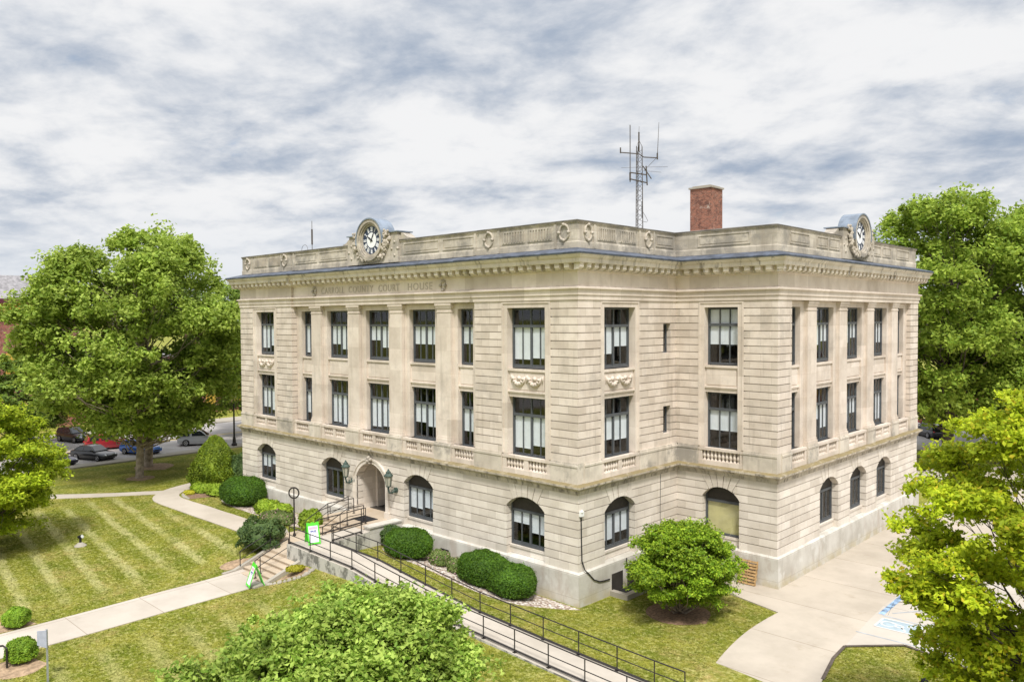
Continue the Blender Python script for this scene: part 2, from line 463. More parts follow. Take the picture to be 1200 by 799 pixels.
for nme, c in (('paint_black', (0.012, 0.013, 0.016)), ('paint_navy', (0.035, 0.03, 0.07)), ('paint_blue_car', (0.02, 0.11, 0.42)), ('paint_red', (0.38, 0.03, 0.04)),
               ('paint_silver', (0.52, 0.53, 0.55)), ('paint_dkred', (0.27, 0.025, 0.045)), ('paint_dark', (0.03, 0.045, 0.06)), ('paint_white', (0.7, 0.71, 0.73))):
    carpaint(nme, c)

# ------------------------------------------------------------------ mesh helpers
class MB:
    def __init__(s):
        s.v = []; s.f = []; s.mi = []; s.cur = 0
    def add(s, vs, fs):
        o = len(s.v)
        s.v.extend([tuple(p) for p in vs])
        for f in fs:
            s.f.append([i + o for i in f]); s.mi.append(s.cur)
    def box(s, x0, x1, y0, y1, z0, z1):
        s.add([(x0, y0, z0), (x1, y0, z0), (x1, y1, z0), (x0, y1, z0), (x0, y0, z1), (x1, y0, z1), (x1, y1, z1), (x0, y1, z1)],
              [(0, 3, 2, 1), (4, 5, 6, 7), (0, 1, 5, 4), (1, 2, 6, 5), (2, 3, 7, 6), (3, 0, 4, 7)])
    def obox(s, T, u0, u1, n0, n1, z0, z1):
        p = [(u0, n0, z0), (u1, n0, z0), (u1, n1, z0), (u0, n1, z0), (u0, n0, z1), (u1, n0, z1), (u1, n1, z1), (u0, n1, z1)]
        s.add([T(*q) for q in p], [(0, 3, 2, 1), (4, 5, 6, 7), (0, 1, 5, 4), (1, 2, 6, 5), (2, 3, 7, 6), (3, 0, 4, 7)])
    def prism(s, T, poly, n0, n1):
        """poly: (u, z) outline, from depth n0 to n1"""
        k = len(poly)
        vs = [T(u, n0, z) for u, z in poly] + [T(u, n1, z) for u, z in poly]
        s.add(vs, [tuple(range(k)), tuple(range(2 * k - 1, k - 1, -1))] + [(i, i + k, (i + 1) % k + k, (i + 1) % k) for i in range(k)])
    def tube(s, pts, r, seg=8, cap=True, closed=False):
        pts = [Vector(p) for p in pts]
        n = len(pts)
        rs = r if isinstance(r, (list, tuple)) else [r] * n
        rings = []
        prev = None
        for i in range(n):
            if closed: t = (pts[(i + 1) % n] - pts[i - 1])
            else: t = pts[min(i + 1, n - 1)] - pts[max(i - 1, 0)]
            t.normalize()
            a = prev if prev is not None and abs(prev.dot(t)) < 0.95 else (Vector((0, 0, 1)) if abs(t.z) < 0.9 else Vector((1, 0, 0)))
            x = a - t * a.dot(t); x.normalize()
            y = t.cross(x); prev = x
            rings.append([pts[i] + (x * math.cos(2 * PI * k / seg) + y * math.sin(2 * PI * k / seg)) * rs[i] for k in range(seg)])
        vs = [p for ring in rings for p in ring]
        fs = []
        for i in range(n if closed else n - 1):
            j = (i + 1) % n
            for k in range(seg):
                fs.append((i * seg + k, i * seg + (k + 1) % seg, j * seg + (k + 1) % seg, j * seg + k))
        if cap and not closed:
            fs.append(tuple(range(seg - 1, -1, -1))); fs.append(tuple((n - 1) * seg + k for k in range(seg)))
        s.add(vs, fs)
    def lathe(s, c, prof, seg=10, axis=None):
        """prof: (r, z); c: base point"""
        vs = []
        for r, z in prof:
            for k in range(seg):
                a = 2 * PI * k / seg
                vs.append((c[0] + r * math.cos(a), c[1] + r * math.sin(a), c[2] + z))
        fs = [(i * seg + k, i * seg + (k + 1) % seg, (i + 1) * seg + (k + 1) % seg, (i + 1) * seg + k) for i in range(len(prof) - 1) for k in range(seg)]
        fs.append(tuple(range(seg - 1, -1, -1))); fs.append(tuple((len(prof) - 1) * seg + k for k in range(seg)))
        s.add(vs, fs)
    def disc(s, T, uc, zc, r, n0, n1, seg=32):
        s.prism(T, [(uc + r * math.cos(2 * PI * k / seg), zc + r * math.sin(2 * PI * k / seg)) for k in range(seg)], n0, n1)
    def sweep(s, path, prof, closed=True):
        """path: plan polygon (counter-clockwise seen from above, outside on its right); prof: (n, z) with n outward"""
        n = len(path)
        k = len(prof)
        rings = []
        for i in range(n):
            a = Vector(path[i - 1]); b = Vector(path[i]); c = Vector(path[(i + 1) % n])
            d1 = (b - a) if (closed or i > 0) else (c - b)
            d2 = (c - b) if (closed or i < n - 1) else (b - a)
            d1.normalize(); d2.normalize()
            n1 = Vector((d1.y, -d1.x)); n2 = Vector((d2.y, -d2.x))
            mt = (n1 + n2); mt = mt / max(0.2, (1 + n1.dot(n2)))
            rings.append([(b.x + mt.x * p, b.y + mt.y * p, z) for p, z in prof])
        vs = [p for r_ in rings for p in r_]
        fs = []
        for i in range(n if closed else n - 1):
            j = (i + 1) % n
            for q in range(k):
                w = (q + 1) % k
                fs.append((i * k + q, j * k + q, j * k + w, i * k + w))
        if not closed:
            fs.append(tuple(range(k))); fs.append(tuple((n - 1) * k + q for q in range(k - 1, -1, -1)))
        s.add(vs, fs)
    def build(s, name, mat, parent=None, smooth=False, loc=None, fixn=True):
        me = bpy.data.meshes.new(name)
        v = s.v
        if loc is not None:
            v = [(p[0] - loc[0], p[1] - loc[1], p[2] - loc[2]) for p in v]
        me.from_pydata(v, [], s.f)
        for mm in (mat if isinstance(mat, (list, tuple)) else [mat]):
            me.materials.append(MATS[mm])
        if max(s.mi, default=0) > 0:
            me.polygons.foreach_set('material_index', s.mi)
        if fixn and len(s.f) < 60000:
            bm = bmesh.new(); bm.from_mesh(me)
            bmesh.ops.recalc_face_normals(bm, faces=bm.faces)
            bm.to_mesh(me); bm.free()
        if smooth:
            me.polygons.foreach_set('use_smooth', [True] * len(me.polygons))
        me.update()
        o = bpy.data.objects.new(name, me)
        COL.objects.link(o)
        if loc is not None: o.location = loc
        if parent is not None:
            o.parent = parent
            if loc is None and parent.location.length > 0:   # geometry was given in world space
                o.location = -Vector(parent.location)
        return o

def thing(name, label, cat, loc=(0, 0, 0), group=None):
    o = bpy.data.objects.new(name, None)
    COL.objects.link(o)
    o.empty_display_size = 0.2
    o.location = loc
    o['label'] = label; o['category'] = cat
    if group: o['group'] = group
    return o
def tag(o, label, cat, group=None):
    o['label'] = label; o['category'] = cat
    if group: o['group'] = group
    return o
def struct(o):
    o['kind'] = 'structure'
    return o
def child(o, parent):
    o.parent = parent
    return o

# ------------------------------------------------------------------ terrain
CP = np.array([
    # along the building and round the right side
    (0, -.3, 0), (-4.5, -.3, 0), (-8, -.5, .3), (-11, -.5, .62), (-13, -1, .75), (-13, -3.5, .8), (-20, -.5, .6), (-26, -.3, .3), (-33, -.3, .4), (-20, -3, .75), (-25, -2, .55),
    (3, -.5, 0), (5.9, 5, 0), (5.9, 9, 0), (10, 8, 0), (12, 4, 0), (16, 4, 0), (30, 8, 0), (7, 20, 0), (7, 40, 0), (20, 40, 0), (30, 30, 0),
    (-33, 20, .2), (-33, 40, 0), (-15, 50, 0),
    # ramp sides
    (-9, -4.4, .85), (-4, -4.2, .5), (0, -4, .3), (4, -4.2, .28), (8, -5, .15),
    (-13.2, -7.1, .86), (-10, -7.1, .88), (-7, -7.1, .95), (-4, -7.1, .75), (-1.5, -7.1, .6), (2, -7.1, .43), (6, -7.1, .27), (10, -7, .15),
    # lower lawn
    (-15.4, -9.2, .13), (-15.4, -13, .1), (-15.4, -20, 0), (-13, -9.6, .15), (-10, -10.5, .2), (-5, -11, .15), (0, -12, .05), (-18, -10, .12), (-20, -9, .2), (-18, -7.6, .6), (-22, -7.8, .4),
    (-21, -6.2, .8), (-24, -6.5, .62), (-27, -6.5, .45), (-30, -8, .2), (-25, -11, .1), (-30, -13, .05), (-40, -12, 0), (-34, -5.6, .32), (-38, -4, .2),
    (-16.6, -7.2, .35), (-15.4, -7.2, .35), (-14.3, -7.3, .35), (-16.6, -8.2, .05), (-15.4, -8.2, .05), (-14.2, -8.2, .05), (-13.6, -8.6, .15), (-12.8, -7.6, .72), (-13.4, -7.6, .5), (-17.3, -8.2, .3), (-15.4, -5.5, .7), (-15.4, -3, .7),
    # paths
    (-17, -5.5, .9), (-20, -5, .86), (-23.1, -4.9, .8), (-27, -4.4, .62), (-31, -4, .45), (-36.5, -3.6, .28), (-40, -1, .22), (-42, 3, .2),
    (-48, -2, 0), (-55, -5, 0), (-55, 10, 0), (-57, 0, 0), (-57, -30, 0), (-57, 50, 0), (-45, 15, .05), (-42, 30, 0), (-45, -25, 0),
    (-30, -30, 0), (-10, -30, 0), (10, -30, 0), (30, -30, 0), (14, -10, 0), (30, -10, 0)], float)
GX0, GX1, GY0, GY1, GS = -57.2, 34.0, -40.0, 60.0, 0.4
def rbf_fit():
    P = CP[:, :2]; z = CP[:, 2]
    d = np.linalg.norm(P[:, None] - P[None], axis=2)
    K = d + 1e-9
    n = len(P)
    A = np.zeros((n + 1, n + 1)); A[:n, :n] = K - np.eye(n) * 0.35; A[:n, n] = 1; A[n, :n] = 1   # linear kernel, slightly smoothed
    return np.linalg.solve(A, np.append(z, 0))
_w = rbf_fit()
def hraw(x, y):
    x = np.asarray(x, float); y = np.asarray(y, float)
    d = np.sqrt((x[..., None] - CP[:, 0]) ** 2 + (y[..., None] - CP[:, 1]) ** 2)
    return d @ _w[:-1] + _w[-1]
gx = np.arange(GX0, GX1 + .01, GS); gy = np.arange(GY0, GY1 + .01, GS)
_X, _Y = np.meshgrid(gx, gy, indexing='ij')
GZ = hraw(_X, _Y)
edge = np.minimum(np.minimum(_X - GX0, GX1 - _X), np.minimum(_Y - GY0, GY1 - _Y))
fl = np.clip(edge / 6.0, 0, 1)
flat = np.clip((_X - 5.4) / 1.5, 0, 1) * np.clip((_Y + 2.0) / 2.5, 0, 1)
flat = np.maximum(flat, np.clip((-41.5 - _X) / 5, 0, 1))
GZ = GZ * fl * (1 - flat)
def H(x, y):
    i = min(max((x - GX0) / GS, 0), len(gx) - 1.001); j = min(max((y - GY0) / GS, 0), len(gy) - 1.001)
    a, c = int(i), int(j); fx, fy = i - a, j - c
    return float(GZ[a, c] * (1 - fx) * (1 - fy) + GZ[a + 1, c] * fx * (1 - fy) + GZ[a, c + 1] * (1 - fx) * fy + GZ[a + 1, c + 1] * fx * fy)
mb = MB()
nx, ny = len(gx), len(gy)
mb.v = [(float(_X[i, j]), float(_Y[i, j]), float(GZ[i, j])) for i in range(nx) for j in range(ny)]
mb.f = [(i * ny + j, (i + 1) * ny + j, (i + 1) * ny + j + 1, i * ny + j + 1) for i in range(nx - 1) for j in range(ny - 1)]
mb.mi = [0] * len(mb.f)
x0, x1, y0, y1 = float(gx[0]), float(gx[-1]), float(gy[0]), float(gy[-1])
B = 2500
mb.add([(-B, -B, 0), (B, -B, 0), (B, y0, 0), (-B, y0, 0)], [(0, 1, 2, 3)])
mb.add([(-B, y1, 0), (B, y1, 0), (B, B, 0), (-B, B, 0)], [(0, 1, 2, 3)])
mb.add([(-B, y0, 0), (x0, y0, 0), (x0, y1, 0), (-B, y1, 0)], [(0, 1, 2, 3)])
mb.add([(x1, y0, 0), (B, y0, 0), (B, y1, 0), (x1, y1, 0)], [(0, 1, 2, 3)])
struct(mb.build('ground', 'lawn_grass', smooth=True, fixn=False))

def strip(name, left, right, mat, lift=0.03, skirt=0.25, n=60, follow=True, zf=None):
    """a paved strip between two edge polylines, laid on the terrain"""
    def res(pl):
        pl = [Vector(p[:2]) for p in pl]
        ds = [0]
        for a, b_ in zip(pl, pl[1:]): ds.append(ds[-1] + (b_ - a).length)
        out = []
        for t in np.linspace(0, ds[-1], n):
            k = min(max(np.searchsorted(ds, t) - 1, 0), len(pl) - 2)
            f = (t - ds[k]) / max(1e-6, ds[k + 1] - ds[k])
            out.append(pl[k].lerp(pl[k + 1], f))
        return out
    Lp, Rp = res(left), res(right)
    mb = MB()
    K = 5
    top = []
    for a, b_ in zip(Lp, Rp):
        for q in range(K):
            p = a.lerp(b_, q / (K - 1))
            z = (H(p.x, p.y) if zf is None else zf(p.x, p.y)) + lift
            top.append((p.x, p.y, z))
    mb.add(top, [(i * K + q, (i + 1) * K + q, (i + 1) * K + q + 1, i * K + q + 1) for i in range(n - 1) for q in range(K - 1)])
    for col in (0, K - 1):
        vs = []
        for i in range(n):
            p = top[i * K + col]; vs += [p, (p[0], p[1], p[2] - skirt)]
        mb.add(vs, [(2 * i, 2 * i + 1, 2 * i + 3, 2 * i + 2) for i in range(n - 1)])
    return struct(mb.build(name, mat))
def smooth_poly(pts, it=3):
    pts = [Vector(p) for p in pts]
    for _ in range(it):
        o = [pts[0]]
        for a, b_ in zip(pts, pts[1:]): o += [a * .75 + b_ * .25, a * .25 + b_ * .75]
        o.append(pts[-1]); pts = o
    return pts
def flat_poly(name, pts, z, mat, th=0.3):
    mb = MB()
    T = lambda u, n, w: (u, w, n)
    mb.prism(T, [(p[0], p[1]) for p in pts], z - th, z)
    return struct(mb.build(name, mat))

# streets, kerbs and pavements
flat_poly('west_street', [(-58.6, -400), (-58.6, 500), (-78, 500), (-78, -400)], 0.004, 'street_asphalt', 0.1)
flat_poly('west_kerb', [(-57.0, -400), (-57.0, 500), (-58.6, 500), (-58.6, -400)], 0.13, 'kerb_concrete', 0.3)
flat_poly('far_pavement', [(-78, -400), (-78, 500), (-82, 500), (-82, -400)], 0.12, 'kerb_concrete', 0.3)
flat_poly('north_street', [(-56.5, 62), (300, 62), (300, 82), (-56.5, 82)], 0.006, 'street_asphalt', 0.1)
flat_poly('north_pavement', [(-56.5, 58.5), (300, 58.5), (300, 62), (-56.5, 62)], 0.13, 'kerb_concrete', 0.3)
mb = MB()
mb.box(-68.1, -67.95, -150, 200, 0.004, 0.008); mb.box(-67.75, -67.6, -150, 200, 0.004, 0.008)
struct(mb.build('centre_line', 'paint_yellow'))
mb = MB()
for k in range(-8, 20):
    y = -3.9 + 3.1 * k
    mb.add([(-58.8, y, .009), (-58.8, y + .12, .009), (-63.6, y - 2.2 + .12, .009), (-63.6, y - 2.2, .009)], [(0, 1, 2, 3)])
struct(mb.build('parking_lines', 'symbol_white'))

# driveway and car park on the right
drv = smooth_poly([(7.42, 5.75), (7.35, 4.2), (7.42, 2.2), (7.8, -.3), (8.45, -3), (9.6, -6.5), (11.5, -12), (14, -22)], 2)
drr = smooth_poly([(16.5, -20), (13.9, -9), (12.5, -3.5), (11.75, .3), (11.3, 2.5), (11.19, 4.0)], 2)
flat_poly('driveway', [(5.7, 57), (5.7, 8.9), (0.2, 8.9), (0.2, 7.3), (4.3, 6.6)] + [tuple(p) for p in drv] + [tuple(p) for p in drr] +
          [(10.9, 7.5), (10.75, 10), (10.8, 12.5), (11.6, 20), (13, 35), (15, 57)], 0.05, 'drive_concrete')
flat_poly('parking_lot', [(11.19, 4.0), (13.0, 5.8), (14.75, 5.4), (19, 3.6), (40, -4), (60, 0), (60, 57), (15, 57), (13, 35), (11.6, 20), (10.8, 12.5), (10.75, 10), (10.9, 7.5)], 0.054, 'lot_concrete')
flat_poly('rear_walk', [(-25, 41), (5.69, 41), (5.69, 49.5), (-25, 48.5)], 0.045, 'walk_concrete')
mb = MB()
kp = [(11.75, .3), (11.3, 2.5), (11.19, 4.0), (13.0, 5.8), (14.75, 5.4), (19, 3.6), (40, -4)]
for a, b_ in zip(kp, kp[1:]):
    a = Vector(a); b_ = Vector(b_); d = (b_ - a).normalized(); n_ = Vector((d.y, -d.x)) * .07
    mb.add([(a.x - n_.x, a.y - n_.y, .061), (b_.x - n_.x, b_.y - n_.y, .061), (b_.x + n_.x, b_.y + n_.y, .061), (a.x + n_.x, a.y + n_.y, .061)], [(0, 1, 2, 3)])
struct(mb.build('lawn_edge_soil', 'bark_dark'))
def pline(mb, a, b_, w, z):
    a = Vector(a); b_ = Vector(b_); d = (b_ - a).normalized(); n_ = Vector((d.y, -d.x)) * w / 2
    mb.add([(a.x - n_.x, a.y - n_.y, z), (b_.x - n_.x, b_.y - n_.y, z), (b_.x + n_.x, b_.y + n_.y, z), (a.x + n_.x, a.y + n_.y, z)], [(0, 1, 2, 3)])
mb = MB()
pline(mb, (11.05, 8.75), (10.98, 12.2), .26, .062)
pline(mb, (11.3, 14.3), (12.3, 14.15), .26, .062)
struct(mb.build('blue_kerb_line', 'paint_blue'))
mb = MB()
pline(mb, (11.15, 8.66), (15.6, 8.5), .10, .060); pline(mb, (11.05, 12.2), (16, 12.0), .08, .060)
pline(mb, (10.95, 5.9), (14.5, 6.0), .08, .060)
pline(mb, (11.4, 9.2), (13.4, 12.0), .08, .0605); pline(mb, (13.0, 8.75), (15.4, 12), .08, .0605)
struct(mb.build('blue_bay_lines', 'paint_blue_faded'))
# wheelchair symbol panel (12.0 .. long axis along +x)
mb = MB()
C0, C1, C2, C3 = (11.31, 7.10), (11.30, 8.32), (13.0, 8.40), (13.02, 7.16)
mb.add([(*C0, .062), (*C3, .062), (*C2, .062), (*C1, .062)], [(0, 1, 2, 3)])
sy = mb.build('wheelchair_panel', 'symbol_blue'); struct(sy)
mb = MB()
for a, b_ in ((C0, C1), (C1, C2), (C2, C3), (C3, C0)): pline(mb, a, b_, .09, .065)
def arcp(cx, cy, r, a0, a1, n=14): return [(cx + r * math.cos(a0 + (a1 - a0) * k / n), cy + r * math.sin(a0 + (a1 - a0) * k / n)) for k in range(n + 1)]
ar = arcp(11.72, 7.72, .30, R(70), R(330))
for a, b_ in zip(ar, ar[1:]): pline(mb, a, b_, .09, .066)
for a, b_ in (((11.75, 8.0), (12.3, 7.85)), ((12.3, 7.85), (12.35, 7.5)), ((12.0, 7.9), (12.05, 7.6)), ((12.05, 7.6), (12.4, 7.55)), ((12.4, 7.5), (12.55, 7.3))): pline(mb, a, b_, .10, .067)
dd = arcp(12.55, 7.95, .12, 0, 2 * PI, 12)
mb.add([(x, y, .067) for x, y in dd[:-1]], [tuple(range(12))])
struct(mb.build('wheelchair_symbol', 'symbol_white'))

# front walk, upper path and side path
strip('front_walk', [(-16.9, -8.5), (-16.7, -26), (-16.6, -38)], [(-13.9, -8.5), (-13.8, -26), (-13.7, -38)], 'walk_concrete', 0.035)
pc = smooth_poly([(-17.2, -5.55), (-20, -5.15), (-23.2, -4.95), (-27, -4.7), (-31, -4.5), (-34.5, -4.5), (-37.6, -4.2), (-39.6, -2.6), (-40.4, -.8), (-41.2, 1.5), (-43, 5), (-48, 9)], 3)
lf, rg = [], []
for i, p in enumerate(pc):
    d = (pc[min(i + 1, len(pc) - 1)] - pc[max(i - 1, 0)]).normalized()
    n_ = Vector((-d.y, d.x)) * 0.95
    lf.append(p + n_); rg.append(p - n_)
strip('upper_path', lf, rg, 'path_concrete', 0.05, n=120)
strip('west_path', [(-39.9, -2.6), (-45.5, -8.5), (-56.5, -20)], [(-39.2, -3.7), (-44.4, -9.5), (-55.4, -21)], 'path_concrete', 0.035)

# ------------------------------------------------------------------ courthouse
CH = thing('courthouse', 'three storey limestone courthouse with two clocks on its roof parapet', 'courthouse')
XL, D1, XW, D2 = -33.0, 8.84, 5.9, 31.08
Tf = lambda u, n, z: (u, -n, z)
Ts = lambda u, n, z: (n, u, z)
Tr = lambda u, n, z: (u, D1 - n, z)
Tw = lambda u, n, z: (XW + n, u, z)

def arch_geo(o):
    w, sp, cr = o['w'], o['spring'], o['crown']
    rise = cr - sp
    Rr = (w * w + rise * rise) / (2 * rise)
    zc = cr - Rr
    return Rr, zc
def edge_u(o, z, fan=True):
    """half width of an opening's cut at height z"""
    if 'spring' not in o or z <= o['spring'] + 1e-6: return o['w']
    Rr, zc = arch_geo(o)
    a = math.sqrt(max(0, Rr * Rr - (z - zc) ** 2)) if z < o['crown'] else 0
    if fan and o.get('fan'):
        a = max(a, (z - zc) * math.tan(o['fan']) if z > zc else 0)
    return a
def rust(T, u0, u1, z0, z1, nrow, ops, depth=0.5, g=0.042, ins=0.06, ends=(True, True), name='wall', mat='stone_upper', face=0.0):
    mb = MB()
    rows = [z0 + (z1 - z0) * k / nrow for k in range(nrow + 1)]
    cuts = set(round(r_, 4) for r_ in rows)
    for o in ops:
        for k in ('z0', 'z1', 'spring'):
            if k in o and z0 < o[k] < z1: cuts.add(round(o[k], 4))
    cuts = sorted(cuts)
    rowset = set(round(r_, 4) for r_ in rows)
    for a, b_ in zip(cuts, cuts[1:]):
        mid = (a + b_) / 2
        act = sorted([o for o in ops if o['z0'] < mid < o['z1']], key=lambda o: o['c'])
        gt = g if (round(b_, 4) in rowset and b_ < z1 - 1e-3) else 0
        zs_f = [a + (b_ - gt - a) * k / 4 for k in range(5)]
        zs_b = [a + (b_ - a) * k / 4 for k in range(5)]
        # spans: between consecutive openings
        spans = []
        left = None
        for o in act + [None]:
            spans.append((left, o)); left = o
        for lo, ro in spans:
            def L_(z, e=0.0): return (u0 + e * ends[0]) if lo is None else lo['c'] + edge_u(lo, z) + e
            def R_(z, e=0.0): return (u1 - e * ends[1]) if ro is None else ro['c'] - edge_u(ro, z) - e
            curved = any(o is not None and 'spring' in o and b_ > o['spring'] for o in (lo, ro))
            zf = zs_f if curved else [zs_f[0], zs_f[-1]]
            zb = zs_b if curved else [zs_b[0], zs_b[-1]]
            P = [(L_(z), z) for z in zf] + [(R_(z), z) for z in reversed(zf)]
            if R_(mid) - L_(mid) < 0.02: continue
            mb.prism(T, P, face, face - depth)
            if gt:
                zz = [b_ - gt, b_]
                P = [(L_(z, ins), z) for z in zz] + [(R_(z, ins), z) for z in reversed(zz)]
                mb.prism(T, P, face - ins, face - depth + .002)
    # voussoirs fan
    for o in ops:
        if not o.get('fan'): continue
        Rr, zc = arch_geo(o)
        nv = o.get('nv', 5)
        ztop = o['z1']
        A = o['fan']
        gp = 0.02
        for k in range(nv):
            a0 = -A + 2 * A * k / nv; a1 = -A + 2 * A * (k + 1) / nv
            pts = []
            for t in np.linspace(a0, a1, 5): pts.append((o['c'] + Rr * math.sin(t) , zc + Rr * math.cos(t)))
            top = [(o['c'] + (ztop - zc) * math.tan(t), ztop) for t in (a1, a0)]
            cxm = (a0 + a1) / 2
            sh = lambda p, s_: (p[0] + s_, p[1])
            pts[0] = sh(pts[0], gp); pts[-1] = sh(pts[-1], -gp)
            poly = pts + [sh(top[0], -gp), sh(top[1], gp)]
            mb.prism(T, poly, face + 0.012 + (0.02 if k == nv // 2 else 0), face - depth + .004)
        # dark joint backing
        pts = [(o['c'] + (Rr + .03) * math.sin(t), zc + (Rr + .03) * math.cos(t)) for t in np.linspace(-A, A, 12)]
        pts += [(o['c'] + (ztop - zc) * math.tan(A), ztop), (o['c'] - (ztop - zc) * math.tan(A), ztop)]
        mb.prism(T, pts, face - ins, face - depth + .003)
    return mb.build(name, mat, CH)

def garch(c, w=1.32, z0=1.66):
    o = dict(c=c, w=w, spring=4.22, crown=4.80, z0=z0, z1=5.42)
    Rr, zc = arch_geo(o)
    o['fan'] = math.atan2(w * 0.72, o['crown'] - zc)
    return o
FG = [garch(-29.42), garch(-20.83), garch(-12.02), garch(-3.5)]
ENT = dict(c=-16.6, w=1.5, spring=3.95, crown=4.92, z0=1.66, z1=4.92)
rust(Tf, XL, 0, 1.66, 5.42, 9, FG + [ENT], name='front_wall', mat='stone_lower', ends=(True, True))
SG = [garch(3.42)]
rust(Ts, .5, D1, 1.66, 5.42, 9, SG, name='side_wall', mat='stone_lower', ends=(False, False))
RG = [garch(2.68, 1.1)]
rust(Tr, -.5, XW, 1.66, 5.42, 9, RG, name='return_wall', mat='stone_lower', ends=(False, True))
WG = [garch(15.5), garch(19.96), garch(24.4)]
rust(Tw, D1 + .5, D2, 1.66, 5.42, 9, WG, name='wing_wall', mat='stone_lower', ends=(False, True))

# upper pavilions (window bays are cut full height and filled below)
def bayop(c, hw): return dict(c=c, w=hw, z0=6.93, z1=14.83)
rust(Tf, XL, -31.1, 6.93, 14.83, 20, [], name='corner_pier'); rust(Tf, -27.74, -25.7, 6.93, 14.83, 20, [], name='corner_pier')
rust(Tf, -7.15, -5.1, 6.93, 14.83, 20, [], name='corner_pier'); rust(Tf, -1.74, 0, 6.93, 14.83, 20, [], name='corner_pier')
rust(Ts, .5, 1.80, 6.93, 14.83, 20, [], name='corner_pier', ends=(False, True)); 
SL = [dict(c=7.9, w=.36, z0=12.0, z1=13.6), dict(c=7.9, w=.36, z0=7.55, z1=9.07)]
rust(Ts, 5.12, D1, 6.93, 14.83, 20, SL, name='upper_side_wall', ends=(False, False), face=-.08, depth=.42)
rust(Tr, -.58, 1.33, 6.93, 14.83, 20, [], name='corner_pier', ends=(False, True)); rust(Tr, 4.01, XW, 6.93, 14.83, 20, [], name='corner_pier')
rust(Tw, D1 + .5, 10.46, 6.93, 14.83, 20, [], name='upper_wing_wall', ends=(False, True))
rust(Tw, 29.46, D2, 6.93, 14.83, 20, [], name='upper_wing_wall', ends=(True, True))

# closing walls at the back and west, roof deck, rooms behind the windows
mb = MB()
mb.box(XL, XL + .5, .5, D2, 0, 18.0); mb.box(XL + .5, XW - .5, D2 - .5, D2 - .003, 0, 17.3)
mb.build('rear_wall', 'stone_upper', CH)
mb = MB()
mb.box(XL + .3, -.3, .3, D2 - .6, 17.0, 17.3); mb.box(-.3, XW - .3, D1 + .3, D2 - .6, 17.0, 17.3)
mb.build('roof', 'roof_membrane', CH)
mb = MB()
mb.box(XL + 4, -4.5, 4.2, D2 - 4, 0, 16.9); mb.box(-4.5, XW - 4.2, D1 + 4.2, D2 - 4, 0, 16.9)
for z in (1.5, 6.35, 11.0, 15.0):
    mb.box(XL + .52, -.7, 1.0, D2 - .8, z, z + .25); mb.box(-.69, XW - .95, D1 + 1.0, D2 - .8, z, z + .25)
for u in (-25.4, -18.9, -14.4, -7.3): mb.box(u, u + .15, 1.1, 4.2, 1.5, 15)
mb.build('interior', 'interior', CH)

